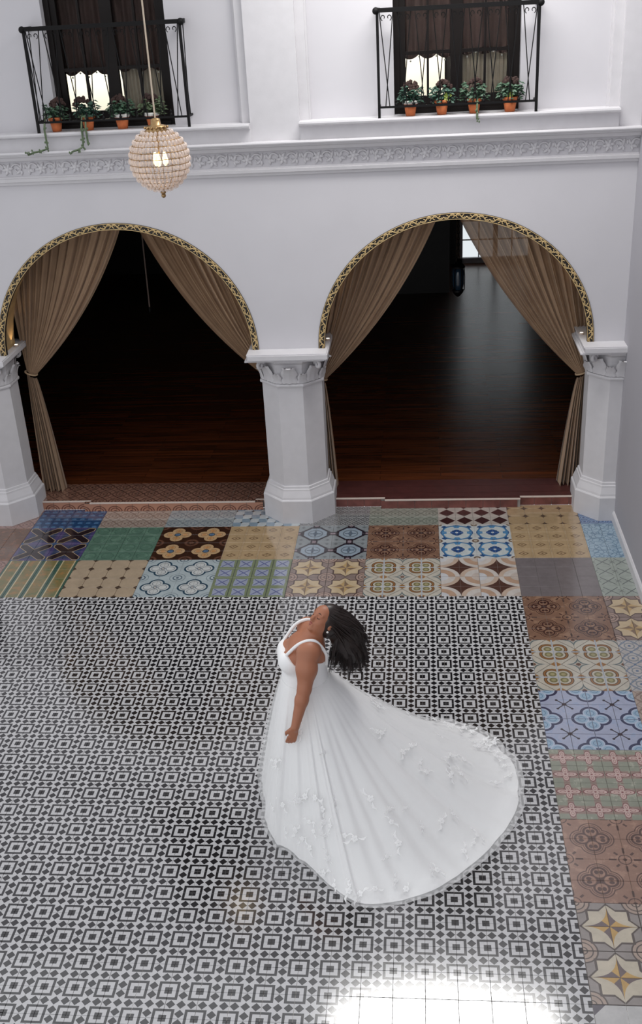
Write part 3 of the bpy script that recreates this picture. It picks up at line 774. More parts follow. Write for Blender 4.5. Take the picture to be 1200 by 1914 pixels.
def french_window(k, x0, x1):
    r = empty('window_%d' % k, ((x0+x1)/2*S, 2.62*S, WZ0*S)); tag(r, kind='structure')
    h = (x1-x0)/2; H = WZ1-WZ0; zm = .70
    MB().box(-h,-h+.07,0,.16,0,H).box(h-.07,h,0,.16,0,H).box(-h+.07,h-.07,.004,.156,H-.07,H-.001).box(-h+.07,h-.07,-.02,.156,0.001,.05).build('frame', M['darkwood'], r)
    for sx in (-1, 1):
        a, b_ = (-h+.07, -.0) if sx < 0 else (.0, h-.07)
        lf_ = MB().box(a,a+.075,.03,.10,.05,H-.07).box(b_-.075,b_,.03,.10,.05,H-.07).box(a+.07,b_-.07,.037,.093,.051,.2).box(a+.07,b_-.07,.037,.093,zm-.02,zm+.02).box(a+.07,b_-.07,.037,.093,1.6,1.64).box(a+.07,b_-.07,.037,.093,H-.17,H-.071).build('door_leaf', M['darkwood'], r)
        mid = (a+b_)/2
        MB().box(mid-.014,mid+.014,.04,.09,.2,H-.17).build('glazing_bar', M['darkwood'], lf_)
        for za, zb in ((.2, zm-.02), (zm+.02, 1.6), (1.64, H-.17)):
            for xa, xb in ((a+.075, mid-.014), (mid+.014, b_-.075)): MB().box(xa,xb,.06,.065,za,zb).build('pane', M['winglass'], lf_)
        # scalloped fabric shade with bead trim behind the glass
        P = []
        for i in range(9):
            t = i/8; row = []
            for j in range(49):
                s = j/48; x = a+.02+(b_-a-.04)*s; zb_ = zm-.03+.05*(1-abs(math.sin(s*3*PI)))-(.05 if sx < 0 else .03)
                row.append((x, .17+.02*math.sin(s*40), H-.1+(zb_-(H-.1))*t))
            P.append(row)
        MB().grid(P).build('shade', M['shade'], r, True)
        m = MB()
        for q in range(7):
            s = q/6; zb_ = zm-.03+.05*(1-abs(math.sin(s*3*PI)))-(.05 if sx < 0 else .03); m.sphere((a+.03+(b_-a-.06)*s, .155, zb_-.02), .013, 6, 4)
        m.build('bead_trim', M['bead'], r, True)
        if sx > 0:
            P = [[(a+.06+(b_-a-.1)*j/60, .24+.025*math.sin(j*1.3), z) for j in range(61)] for z in (.05, .9)]
            MB().grid(P).build('sheer_curtain', M['sheer'], r, True)
french_window(1, *WINX[0]); french_window(2, *WINX[1])

# ------------------------------------------------------------------ iron balcony railings
def railing(x0, x1, label):
    r = empty('balcony_railing', ((x0+x1)/2*S, 2.245*S, 5.5*S)); tag(r, label, 'railing', 'iron balcony railings')
    h = (x1-x0)/2; d = .255; zb, zt = .125, 1.20
    MB().box(-h-.02,h+.02,-.022,.022,zt-.02,zt+.03).box(-h-.02,-h+.024,0,d,zt-.02,zt+.03).box(h-.024,h+.02,0,d,zt-.02,zt+.03).build('top_rail', M['iron'], r)
    MB().box(-h,h,-.012,.012,zb-.012,zb+.012).box(-h-.012,-h+.012,0,d,zb-.012,zb+.012).box(h-.012,h+.012,0,d,zb-.012,zb+.012).build('bottom_rail', M['iron'], r)
    for sx in (-1, 1):
        p = MB().box(sx*h-.016,sx*h+.016,-.016,.016,0,zt).build('post', M['iron'], r)
        MB().sphere((sx*(h+.015),0,zt+.0), .042, 10, 6).build('knob', M['iron'], p, True)
    n = int(round(2*h/.215)); w_ = 2*h/n
    X_ = MB().tube([(-w_*.38,0,zt-.02),(w_*.12,0,zb)], .0065, 5).mesh('baluster', M['iron']); X2 = MB().tube([(w_*.38,0,zt-.02),(-w_*.12,0,zb)], .0065, 5).mesh('baluster', M['iron'])
    ms = MB()
    for sx in (-1, 1):
        c = [(sx*(.035+.032*(1-.6*i/11)*math.cos(-PI*.4+i/11*5.2)), 0, zt-.075+.036*(1-.6*i/11)*math.sin(-PI*.4+i/11*5.2)) for i in range(12)]
        ms.tube(c, .0055, 5)
    scm_ = ms.mesh('scroll', M['iron'])
    fin = MB().lathe([(.012,zb),(.018,zb+.03),(.008,zb+.05),(.014,zb+.07),(.002,zb+.1)], 8).mesh('finial', M['iron'])
    for i in range(n):
        x = -h+w_*(i+.5)
        link_mesh('baluster', X_, r, (x*S,0,0)); link_mesh('baluster', X2, r, (x*S,0,0)); link_mesh('scroll', scm_, r, (x*S,0,0))
        if i: link_mesh('finial', fin, r, ((x-w_/2)*S,0,0))
    for sx in (-1, 1):
        link_mesh('baluster', MB().tube([(0,.03,zt-.02),(0,d*.6,zb)], .0065, 5).mesh('baluster', M['iron']), r, (sx*h*S,0,0))
        link_mesh('baluster', MB().tube([(0,d*.8,zt-.02),(0,d*.35,zb)], .0065, 5).mesh('baluster', M['iron']), r, (sx*h*S,0,0))
railing(-6.03, -4.09, 'black wrought-iron railing of the balcony behind the crystal globe')
railing(-1.71, .19, 'black wrought-iron railing of the balcony above the arch with the hanging lantern')

# ------------------------------------------------------------------ potted plants on the sills
M['leafg'] = [simple('leaf_green_%d' % i, c, .55, noise=.3, nscale=30) for i, c in enumerate([(66,92,72),(54,84,70),(82,98,70)])]
M['dry'] = simple('dried_brown_flowers', (62,44,40), .9, noise=.3, nscale=40)
M['tag'] = simple('white_pot_band', (222,220,214), .6)
def plant(x, label, seed, style):
    rs = random.Random(seed); r = empty('potted_plant', (x*S, 2.365*S, 5.502*S)); tag(r, label, 'plant', style.get('g', 'terracotta pots on the balconies'))
    k = style.get('k', 1.0)
    pot = MB().lathe([(.056*k,0),(.078*k,.135),(.078*k,.135),(.09*k,.137),(.092*k,.172),(.082*k,.172),(.078*k,.15),(.01,.148)], 18).build('pot', M['terracotta'], r, True)
    MB().lathe([(.004,.156),(.078*k,.154)], 14).build('soil', M['soil'], pot)
    if style.get('band'): MB().lathe([(.0945*k,.14),(.0955*k,.168),(.093*k,.178),(.08*k,.18)], 18, cap=False).build('white_liner', M['tag'], pot, True)
    m = MB()
    for q in range(int(style.get('n', 70)*1.6)):
        a = rs.uniform(0, 2*PI); el = rs.uniform(-.35, 1.1); rad = rs.uniform(.06, .16)
        p = Vector((rad*math.cos(a)*math.cos(el*.8)*1.15, rad*.72*math.sin(a), .2+.13*math.sin(el)*rad/.12))
        L_ = rs.uniform(.04, .075); d = Vector((math.cos(a), math.sin(a), rs.uniform(-.5, .5))).normalized(); sd = d.cross(Vector((0,0,1))).normalized(); up = sd.cross(d)
        m.add([p-d*L_*.5, p+sd*L_*.5-up*.005, p+d*L_*.6+up*.004-Vector((0,0,.012)), p-sd*L_*.5-up*.005, p+up*.012], [(0,1,4),(1,2,4),(2,3,4),(3,0,4)])
        if q % 3 == 0: m.tube([(0,0,.15), (p.x*.5,p.y*.5,.19), tuple(p)], .005, 3)
    fo = m.build('foliage', M['leafg'][style.get('c', 0)], r); tag(fo, kind='stuff')
    if style.get('dry', 1):
        m = MB()
        for q in range(46):
            a = rs.uniform(0, 2*PI); e = rs.uniform(0, 1); m.sphere((.1*math.cos(a)*math.sqrt(e)+style.get('dx', 0), .055*math.sin(a)*math.sqrt(e), .29+.09*math.sqrt(1-e)+rs.uniform(-.02,.02)), rs.uniform(.018,.028), 5, 3)
        for q in range(5): m.tube([(0,0,.16),(rs.uniform(-.06,.06)+style.get('dx', 0),rs.uniform(-.03,.03),.31)], .005, 3)
        m.build('dried_flower_head', M['dry'], r)
    for (tx, pts) in style.get('trail', []):
        mt = MB().tube([(tx+a, b_, c) for a, b_, c in pts], .013, 5)
        for a, b_, c in pts[1:]:
            for q in range(3):
                dx = rs.uniform(-.025,.025); mt.sphere((tx+a+dx, b_-.008, c+rs.uniform(-.03,.03)), (.012,.008,.016), 5, 3)
        mt.build('trailing_stem', M['leafg'][2], r)
    if style.get('lime'):
        m = MB()
        for q in range(16):
            a = rs.uniform(0,2*PI); e = rs.uniform(.0,.05); p = Vector((e*math.cos(a)+style['lime'], -.075, .2+e*math.sin(a))); m.add([p+Vector((-.018,0,0)),p+Vector((0,-.01,-.015)),p+Vector((.018,0,0)),p+Vector((0,-.005,.02))], [(0,1,2,3)])
        m.build('lime_leaves', simple('lime_leaf', (150,170,72), .5), r)
sp1 = [(0,-.03,.2),(-.01,-.09,.16),(-.012,-.165,.05),(-.005,-.172,-.10),(0,-.17,-.185),(-.08,-.235,-.205),(-.16,-.262,-.215),(-.24,-.272,-.24)]
sp2 = [(0,-.03,.2),(0,-.1,.16),(.0,-.165,.04),(.0,-.17,-.10),(-.01,-.172,-.18),(-.06,-.23,-.205),(-.14,-.265,-.225)]
PL = 'terracotta pots on the balcony behind the crystal globe'; PR = 'terracotta pots on the balcony above the lantern arch'
plant(-5.83, 'terracotta pot with pale leaves and one long green stem trailing over the sill', 1, dict(g=PL, trail=[(-.10, sp1)], c=0, dry=1, dx=.05))
plant(-5.41, 'terracotta pot with dark trailing stems hanging over the sill behind the crystal globe', 2, dict(g=PL, trail=[(-.05, sp2), (.0, [(0,-.03,.2),(.0,-.1,.15),(.005,-.168,.03),(.01,-.17,-.15)])], c=1, dx=-.06))
plant(-4.97, 'terracotta pot with a dense green bush and white liner, second from the hanging globe', 3, dict(g=PL, band=1, c=0, n=110, dry=1, k=1.1))
plant(-4.58, 'terracotta pot half hidden by the top of the crystal globe', 4, dict(g=PL, band=1, c=2, n=80))
plant(-1.33, 'terracotta pot with white liner at the window-frame end of the balcony above the lantern arch', 5, dict(g=PR, band=1, c=1, n=90))
plant(-.945, 'terracotta pot with leaves mixed with yellow and red, above the lantern arch', 6, dict(g=PR, lime=.06, c=1, n=70, dx=.02))
plant(-.55, 'terracotta pot with one short stem dangling over the sill above the lantern arch', 7, dict(g=PR, trail=[(.03, [(0,-.03,.2),(0,-.11,.15),(.0,-.165,.02),(.0,-.17,-.06)])], c=0, n=80))
plant(-.115, 'terracotta pot with a bright lime-green tuft among dark leaves', 8, dict(g=PR, lime=-.005, c=0, n=90, k=1.08))

# ------------------------------------------------------------------ crystal globe chandelier
gl = empty('globe_chandelier', (-3.99*S, 0, 5.42*S)); tag(gl, 'globe chandelier of clear crystal beads with a glowing bulb, hung on a thin cord', 'chandelier')
def bead_glass():
    m, nt, b = new_mat('crystal_bead')
    b.inputs['Base Color'].default_value = lin((236,222,214)); b.inputs['Roughness'].default_value = .12; b.inputs['Alpha'].default_value = .42
    b.inputs['Subsurface Weight'].default_value = 0; b.inputs['Specular IOR Level'].default_value = .9
    return m
RB = .315; m = MB(); wires = MB(); rows = 12
for i in range(rows):
    la = -1.36+2.5*(i+.5)/rows; n = max(8, int(round(44*math.cos(la))))
    hh = 2.5/rows*RB*.47
    for k in range(n):
        a = 2*PI*(k+.5*(i % 2)*0)/n; rr = RB*math.cos(la); m.sphere((rr*math.cos(a), rr*math.sin(a), RB*math.sin(la)), (min(.024, PI*rr/n*.92), min(.024, PI*rr/n*.92), hh), 6, 4)
for i in range(rows+1):
    la = -1.36+2.5*i/rows; rr = RB*math.cos(la); n = 36
    wires.tube([(rr*math.cos(2*PI*k/n), rr*math.sin(2*PI*k/n), RB*math.sin(la)) for k in range(n+1)], .0035, 4, False)
for k in range(20):
    a = 2*PI*k/20; wires.tube([(RB*math.cos(la)*math.cos(a), RB*math.cos(la)*math.sin(a), RB*math.sin(la)) for la in np.linspace(-1.4, 1.15, 18)], .003, 4, False)
o = m.build('crystal_beads', bead_glass(), gl, True); tag(o, kind='stuff')
wires.build('wire_frame', M['brass'], gl, True)
cap = MB().lathe([(.12,.285),(.125,.295),(.11,.31),(.11,.325),(.118,.333),(.09,.345),(.055,.352),(.05,.40),(.045,.41),(.012,.42)], 20).build('crown', M['brass'], gl, True)
for k in range(14):
    a = 2*PI*k/14; MB().sphere((.122*math.cos(a), .122*math.sin(a), .325), .013, 6, 4).build('crown_bead', M['brass'], cap, True)
MB().lathe([(.01,-.36),(.03,-.35),(.03,-.335),(.012,-.325),(.02,-.312),(.06,-.30),(.075,-.295)], 14).build('finial_stem', M['brass'], gl, True)
MB().sphere((0,0,-.375), .026, 10, 8).build('finial_ball', M['lens'] if 0 else M['brass'], gl, True)
MB().tube([(0,0,.42),(0,0,6.5)], .009, 6).build('cord', simple('pale_cable', (196,180,160), .6), gl)
bl = emit('warm_bulb', (255,226,170), 3.2)
for k in range(3):
    a = k*2*PI/3+.5; MB().lathe([(.008,-.09),(.03,-.06),(.034,-.03),(.02,.02),(.014,.05)], 10, (.06*math.cos(a), .06*math.sin(a), .02)).build('bulb', bl, gl, True)
MB().tube([(0,0,.32),(0,0,.06)], .012, 6).build('stem', M['brass'], gl)
L = bpy.data.lights.new('bulb_light', 'POINT'); L.energy = 1.2; L.color = (1,.80,.58); L.shadow_soft_size = .14
lo = bpy.data.objects.new('bulb_light', L); col.objects.link(lo); lo.parent = gl; lo.location = (0,0,-.03)

# ------------------------------------------------------------------ bride
def surface_net(F, org, h):
    inside = F < 0
    nx, ny, nz = F.shape
    c = np.zeros((nx-1, ny-1, nz-1), np.int8)
    for dx in (0,1):
        for dy in (0,1):
            for dz in (0,1): c += inside[dx:nx-1+dx, dy:ny-1+dy, dz:nz-1+dz]
    act = (c > 0) & (c < 8)
    idx = -np.ones(act.shape, np.int64); I = np.argwhere(act); idx[act] = np.arange(len(I))
    acc = np.zeros((len(I), 3)); cnt = np.zeros(len(I))
    cor = [(a, b_, d) for a in (0,1) for b_ in (0,1) for d in (0,1)]
    for i, p in enumerate(cor):
        for q in cor[i+1:]:
            if sum(abs(np.array(p)-np.array(q))) != 1: continue
            fa = F[I[:,0]+p[0], I[:,1]+p[1], I[:,2]+p[2]]; fb = F[I[:,0]+q[0], I[:,1]+q[1], I[:,2]+q[2]]
            mk = (fa < 0) != (fb < 0); t = np.where(mk, fa/np.where(fa == fb, 1, fa-fb), 0)
            acc += mk[:,None]*(np.array(p)+t[:,None]*(np.array(q)-np.array(p))); cnt += mk
    V_ = (I+acc/cnt[:,None])*h+org
    faces = []
    for ax in range(3):
        o1, o2 = [(1,2),(2,0),(0,1)][ax]
        sl0 = [slice(None)]*3; sl1 = [slice(None)]*3; sl0[ax] = slice(0,-1); sl1[ax] = slice(1,None)
        ch = inside[tuple(sl0)] != inside[tuple(sl1)]
        J = np.argwhere(ch); J = J[(J[:,o1] > 0) & (J[:,o2] > 0) & (J[:,o1] < F.shape[o1]-1) & (J[:,o2] < F.shape[o2]-1)]
        e1 = np.eye(3, dtype=int)[o1]; e2 = np.eye(3, dtype=int)[o2]
        q = [J-e1-e2, J-e2, J, J-e1]
        ids = np.stack([idx[k[:,0], k[:,1], k[:,2]] for k in q], 1)
        fl = inside[J[:,0], J[:,1], J[:,2]]
        ids = np.where(fl[:,None], ids, ids[:, ::-1]); faces.append(ids)
    return V_, np.concatenate(faces)

class Field:
    def __init__(s, lo, hi, h):
        s.lo = np.array(lo, float); s.h = h; n = np.ceil((np.array(hi)-s.lo)/h).astype(int)+1
        s.F = np.full(n, .2, np.float32)
    def region(s, lo, hi):
        a = np.maximum(0, np.floor((np.array(lo)-s.lo)/s.h).astype(int)); b_ = np.minimum(s.F.shape, np.ceil((np.array(hi)-s.lo)/s.h).astype(int)+1)
        sl = tuple(slice(i, j) for i, j in zip(a, b_))
        g = np.meshgrid(*[s.lo[k]+s.h*np.arange(a[k], b_[k]) for k in range(3)], indexing='ij')
        return sl, np.stack(g, -1)
    def put(s, sl, d, k, sub=False):
        f = s.F[sl]
        if sub:
            hh = np.clip(.5-.5*(d+f)/k, 0, 1) ; s.F[sl] = f*(1-hh)+(-d)*hh+k*hh*(1-hh); return
        hh = np.clip(.5+.5*(f-d)/k, 0, 1); s.F[sl] = f*(1-hh)+d*hh-k*hh*(1-hh)
    def cone(s, a, b_, ra, rb, k=.02):
        a, b_ = np.array(a, float), np.array(b_, float); R = max(ra, rb)+2*k+.02
        sl, P = s.region(np.minimum(a, b_)-R, np.maximum(a, b_)+R)
        ab = b_-a; t = np.clip(((P-a)@ab)/max(1e-9, ab@ab), 0, 1)
        s.put(sl, np.linalg.norm(P-a-t[...,None]*ab, axis=-1)-(ra+(rb-ra)*t), k)
    def ell(s, c, r, ax, k=.03, sub=False):
        c = np.array(c, float); R = max(r)+2*k+.02; sl, P = s.region(c-R, c+R)
        q = (P-c)@np.array(ax).T; r = np.array(r)
        k0 = np.linalg.norm(q/r, axis=-1); k1 = np.linalg.norm(q/(r*r), axis=-1)
        s.put(sl, np.where(k1 > 1e-6, k0*(k0-1)/np.maximum(k1, 1e-6), -min(r)), k, sub)
    def chain(s, pts, rad, k=.02):
        for i in range(len(pts)-1): s.cone(pts[i], pts[i+1], rad[i], rad[i+1], k)
    def obj(s, name, mat, parent, extra=None, smooth_it=2):
        F = s.F if extra is None else np.maximum(s.F, extra)
        V_, Q = surface_net(F, s.lo, s.h)
        me = bpy.data.meshes.new(name); me.from_pydata([tuple(v) for v in V_], [], [tuple(int(i) for i in q) for q in Q]); me.update()
        me.polygons.foreach_set('use_smooth', [True]*len(me.polygons)); me.materials.append(mat)
        o = bpy.data.objects.new(name, me); col.objects.link(o); o.parent = parent
        if parent is not None: o.matrix_parent_inverse = parent.matrix_basis.inverted()
        if smooth_it:
            md = o.modifiers.new('smooth', 'SMOOTH'); md.factor = .5; md.iterations = smooth_it
        return o

BX, BY = -1.84, -2.89
al = math.radians(190); fv = np.array([math.cos(al), math.sin(al), 0]); lv = np.array([-math.sin(al), math.cos(al), 0]); zv = np.array([0,0,1.])
AX = [fv, lv, zv]
def Wp(a, b_, z): return np.array([BX, BY, 0])+a*fv+b_*lv+z*zv
person = empty('person', (BX, BY, 0.0)); tag(person, 'bride in a white gown with head thrown back, dark hair flying and long train', 'person')
def skin_mat():
    m, nt, b = new_mat('brown_skin'); b.inputs['Base Color'].default_value = lin((166,108,80), 1.0); b.inputs['Roughness'].default_value = .45
    b.inputs['Subsurface Weight'].default_value = .08; b.inputs['Subsurface Radius'].default_value = (.012,.005,.003)
    return m
M['skin'] = skin_mat()
def inv_parent(o, p): o.parent = p; o.matrix_parent_inverse = p.matrix_basis.inverted(); return o

def torso(F, grow=0.0):
    g = grow
    F.ell(Wp(.02,0,.90), (.185+g,.20+g,.20+g), AX, .06)
    F.ell(Wp(.02,0,1.09), (.155+g,.165+g,.16+g), AX, .07)
    F.ell(Wp(.0,0,1.24), (.14+g,.165+g,.15+g), AX, .06)
    for s_ in (-1, 1):
        F.ell(Wp(.105,.075*s_,1.235), (.095+g,.088+g,.088+g), AX, .035)
        F.ell(Wp(-.075,.07*s_,1.30), (.06+g,.07+g,.10+g), AX, .05)
HC = np.array([-1.695, -2.885, 1.515])
camR = np.array(cam.rotation_euler.to_matrix()); Xc, Yc, Zc = camR[:,0], camR[:,1], camR[:,2]
uh = .52*Xc+.85*Yc+.08*Zc; uh /= np.linalg.norm(uh)
nh = .62*Zc+.78*(-.85*Xc+.52*Yc); nh -= uh*(nh@uh); nh /= np.linalg.norm(nh); lh = np.cross(uh, nh)
HX = [nh, lh, uh]
def Hp(a, b_, c): return HC+a*nh+b_*lh+c*uh
body = Field((-2.28,-3.40,-.02), (-1.45,-2.45,1.72), .0055)
torso(body)
# shoulders, neck
for s_ in (-1, 1):
    body.ell(Wp(-.03,.165*s_,1.355), (.065,.07,.062), AX, .05)
    body.cone(Wp(-.05,.03*s_,1.40), Wp(-.035,.15*s_,1.375), .045, .05, .04)
    body.chain([Wp(.02,.095*s_,.86), Wp(.01,.095*s_,.48), Wp(-.02,.10*s_,.10)], [.105,.065,.042], .04)
    body.chain([Wp(-.04,.10*s_,.05), Wp(.13,.11*s_,.03)], [.038,.028], .02)
body.ell(Wp(.04,0,1.33), (.075,.12,.06), AX, .05)
body.cone(Wp(-.05,.01,1.38), HC-.03*uh-.02*nh, .062, .052, .04)
# near (left) arm and far arm
SH = np.array([-1.812,-3.052,1.355]); EL = np.array([-1.832,-3.18,1.135]); WR = np.array([-1.902,-3.295,.885])
body.chain([SH, (SH+EL)/2+np.array([.006,0,.01]), EL], [.079,.073,.049], .03)
body.chain([EL, EL*.7+WR*.3, WR], [.049,.047,.030], .02)
fs = Wp(-.03,-.17,1.355); fe = Wp(-.03,-.25,1.09); fw = Wp(.07,-.24,.84)
body.chain([fs, (fs+fe)/2, fe], [.075,.068,.047], .03); body.chain([fe, fe*.7+fw*.3, fw], [.047,.045,.030], .02)
def hand(F, wr, d, back, side):
    """d = direction of the hand, back = away from the palm, side = towards the thumb"""
    d, back, side = [v/np.linalg.norm(v) for v in (d, back, side)]
    F.ell(wr+d*.048, (.046,.036,.019), [d, side, back], .02)
    for i, (o_, L) in enumerate(((.027,.9),(.009,1.0),(-.009,.95),(-.026,.75))):
        k = wr+d*.082+side*o_+back*.006
        p1 = k+(d*.036-back*.006)*L; p2 = p1+(-back*.014+d*.022)*L; p3 = p2+(d*.004-back*.019)*L
        F.chain([k, p1, p2, p3], [.0105,.0098,.009,.0078], .004)
    t0 = wr+d*.028+side*.03; t1 = t0+d*.03+side*.016-back*.012; t2 = t1+d*.026-back*.012-side*.004
    F.chain([t0, t1, t2], [.015,.0115,.009], .008)
hand(body, WR, np.array([-.32,-.1,-1.]), np.array([.15,-1,0.05]), np.array([-1,-.15,.2]))
hand(body, fw, np.array([-.2,.1,-1.]), np.array([.1,1,0]), np.array([-1,.1,.2]))
# head
body.ell(Hp(-.012,0,.028), (.098,.077,.102), HX, .02)
body.ell(Hp(.032,0,-.045), (.062,.056,.072), HX, .035)
body.ell(Hp(.055,0,.045), (.045,.058,.05), HX, .03)
for s_ in (-1, 1):
    body.ell(Hp(.055,.036*s_,-.018), (.034,.028,.032), HX, .02)
    body.ell(Hp(.099,.033*s_,.013), (.016,.017,.012), HX, .012, True)
    body.ell(Hp(.080,.032*s_,.010), (.0145,.0165,.0135), HX, .006)
    body.cone(Hp(.092,.014*s_,.033), Hp(.080,.052*s_,.032), .010, .008, .012)
    body.ell(Hp(.098,.011*s_,-.027), (.010,.008,.008), HX, .008)
    body.ell(Hp(-.012,.077*s_,-.006), (.020,.010,.033), HX, .006)
body.chain([Hp(.090,0,.024), Hp(.103,0,-.004), Hp(.112,0,-.022)], [.008,.0105,.0125], .010)
body.cone(Hp(.092,-.017,-.0505), Hp(.092,.017,-.0505), .0075, .0075, .008); body.cone(Hp(.098,0,-.049), Hp(.098,0,-.05), .007, .007, .008)
body.cone(Hp(.089,-.013,-.064), Hp(.089,.013,-.064), .0095, .0095, .008)
body.ell(Hp(.078,0,-.092), (.022,.024,.018), HX, .015)
bo = body.obj('body', M['skin'], person, smooth_it=1)
lipm = simple('lips', (150,72,66), .35); lash = simple('lash_brow', (28,18,15), .7)
m = MB(1.0); m.tube([Hp(.0935,-.021,-.0535),Hp(.1,-.008,-.0495),Hp(.1005,0,-.0505),Hp(.1,.008,-.0495),Hp(.0935,.021,-.0535)], [.002,.0058,.0052,.0058,.002], 6)
m.tube([Hp(.092,-.020,-.056),Hp(.0975,0,-.064),Hp(.092,.020,-.056)], [.002,.0075,.002], 6)
inv_parent(m.build('lips', lipm, None, True), bo)
for s_ in (-1, 1):
    m = MB(1.0); m.tube([Hp(.0905,.018*s_,.007),Hp(.0945,.027*s_,.0025),Hp(.0935,.037*s_,.0025),Hp(.087,.049*s_,.009)], [.0012,.0026,.0028,.001], 5); inv_parent(m.build('eyelash', lash, None), bo)
    m = MB(1.0); m.tube([Hp(.1005,.014*s_,.034),Hp(.098,.030*s_,.0415),Hp(.087,.050*s_,.037)], [.003,.0034,.0012], 5); inv_parent(m.build('eyebrow', lash, None), bo)
ear_m = simple('pearl', (235,232,228), .2, spec=.8)
m = MB(1.0); m.sphere(Hp(-.004,.088,-.047), .0085, 10, 6); inv_parent(m.build('earring', ear_m, None, True), person)

# hair: scalp cap and long locks blown back
M['hair'] = simple('dark_brown_hair', (36,25,22), .36, spec=.5, noise=.35, nscale=25)
capf = Field(HC-.17, HC+.17, .005)
capf.ell(Hp(-.02,0,.032), (.107,.087,.108), HX, .02); capf.ell(Hp(-.055,0,-.02), (.075,.08,.095), HX, .04)
sl, P = capf.region(HC-.2, HC+.2); q = (P-HC)@np.array(HX).T
cut = np.maximum(-(.068-.42*np.abs(q[...,1])-q[...,0]+.55*np.clip(q[...,2]-.03, 0, 1)+.2*np.clip(q[...,2]+.02,-.1,0)), -1)
capf.obj('hair_cap', M['hair'], person, cut.astype(np.float32), 1)
vd = np.array([.27,0,-.40]); vd /= np.linalg.norm(vd); yd = np.array([0,1.,0]); pd = np.cross(vd, yd)
mass = Field((-1.80,-3.02,1.02), (-1.30,-2.68,1.66), .006)
mass.ell((-1.585,-2.85,1.39), (.19,.065,.09), [vd, yd, pd], .03); mass.ell((-1.53,-2.84,1.26), (.15,.05,.095), [vd, yd, pd], .06); mass.ell(Hp(-.05,0,.0), (.09,.075,.095), HX, .05)
mass.obj('hair_mass', M['hair'], person, None, 3)
hm = MB(1.0); rs = random.Random(4)
tipA = [(-1.69,-2.84,1.13),(-1.63,-2.84,1.06),(-1.55,-2.84,1.02),(-1.47,-2.84,1.015),(-1.40,-2.84,1.04),(-1.37,-2.84,1.13),(-1.375,-2.84,1.26),(-1.42,-2.84,1.38)]
def hair_root():
    while True:
        v = np.array([rs.gauss(0,1), rs.gauss(0,1), rs.gauss(0,1)]); v /= np.linalg.norm(v)
        if v[0] < .42 and v[2] > -.45 and (v[0] < .05 or v[2] > .35): return v
for lk in range(95):
    v0 = hair_root(); u = rs.random(); k = u*(len(tipA)-1); j = min(int(k), len(tipA)-2); f_ = k-j
    tip0 = np.array(tipA[j])*(1-f_)+np.array(tipA[j+1])*f_
    sh = rs.uniform(.0, .28); tip0 = tip0*(1-sh)+(HC+np.array([.08,0,-.08]))*sh+np.array([0, rs.gauss(.01,.045), 0])
    bow = np.array([.055+rs.uniform(-.015,.02), rs.gauss(0,.02), .05+rs.uniform(-.015,.02)])
    wv0 = rs.uniform(0, 6.28); am0 = rs.uniform(.006, .016)
    for st in range(26):
        v = v0+np.array([rs.gauss(0,.13), rs.gauss(0,.13), rs.gauss(0,.13)]); v /= np.linalg.norm(v)
        root = Hp(-.02+.104*v[0], .085*v[1], .032+.105*v[2]); nrm_ = v[0]*nh+v[1]*lh+v[2]*uh
        fl = vd-nrm_*(vd@nrm_); fl /= np.linalg.norm(fl)+1e-6
        spread_ = rs.uniform(.3, 1.0)
        tip = tip0+np.array([rs.gauss(0,.011), rs.gauss(0,.012), rs.gauss(0,.016)])*spread_
        c1 = root+fl*.075+nrm_*.012
        mid = root*.35+tip*.65+bow*rs.uniform(.85,1.1)
        pts = []
        for q_ in range(14):
            t = q_/13; p = (1-t)**3*root+3*(1-t)**2*t*c1+3*(1-t)*t*t*mid+t**3*tip
            pts.append(p+np.array([math.sin(wv0+t*8), .6*math.cos(wv0*2+t*7), .5*math.sin(wv0+t*10)])*am0*t*t)
        r0 = rs.uniform(.0024, .0048)
        hm.tube(pts, [r0*(.8+.5*math.sin(PI*min(1, t*1.2)))*(1-.9*max(0, t-.5)/.5) for t in [q_/13 for q_ in range(14)]], 4, False)
inv_parent(hm.build('hair', M['hair'], None, True), person)

# gown
def gown_mat(name, c, alpha=1.0, rough=.7):
    m, nt, b = new_mat(name); b.inputs['Base Color'].default_value = lin(c); b.inputs['Roughness'].default_value = rough; b.inputs['Specular IOR Level'].default_value = .2
    b.inputs['Sheen Weight'].default_value = .15; b.inputs['Alpha'].default_value = alpha
    tc = nt.nodes.new('ShaderNodeTexCoord'); no = nt.nodes.new('ShaderNodeTexNoise'); no.inputs['Scale'].default_value = 70; no.inputs['Detail'].default_value = 5
    nt.links.new(tc.outputs['Object'], no.inputs['Vector']); bp = nt.nodes.new('ShaderNodeBump'); bp.inputs['Strength'].default_value = .12; bp.inputs['Distance'].default_value = .006
    nt.links.new(no.outputs['Fac'], bp.inputs['Height']); nt.links.new(bp.outputs[0], b.inputs['Normal'])
    return m
M['gown'] = gown_mat('white_gown_satin', (250,250,251)); M['tulle'] = gown_mat('white_tulle', (249,249,251), .38); M['lace'] = gown_mat('white_lace', (250,247,247), .9)
bd = Field((-2.2,-3.2,.9), (-1.5,-2.5,1.45), .0045); torso(bd, .010); bd.ell(Wp(.125,0,1.215), (.085,.10,.085), AX, .03)
sl, P = bd.region(bd.lo, bd.lo+2); rel = P-np.array([BX,BY,0]); aa = rel@fv; bb_ = rel@lv; zz = P[...,2]
neck = np.where(aa > .05, 1.285+.025*np.clip(np.abs(bb_)/.08, 0, 1), 1.30-.45*np.clip(.05-aa, 0, .25))
armh = 1.24+.10*np.clip((np.abs(aa-.02)-.06)/.1, 0, 1)
wk = np.clip((np.abs(bb_)-.105)/.05, 0, 1); neck = neck*(1-wk)+np.minimum(neck, armh)*wk
bod = bd.obj('bodice', M['gown'], person, np.maximum(zz-neck, .98-zz).astype(np.float32), 4)
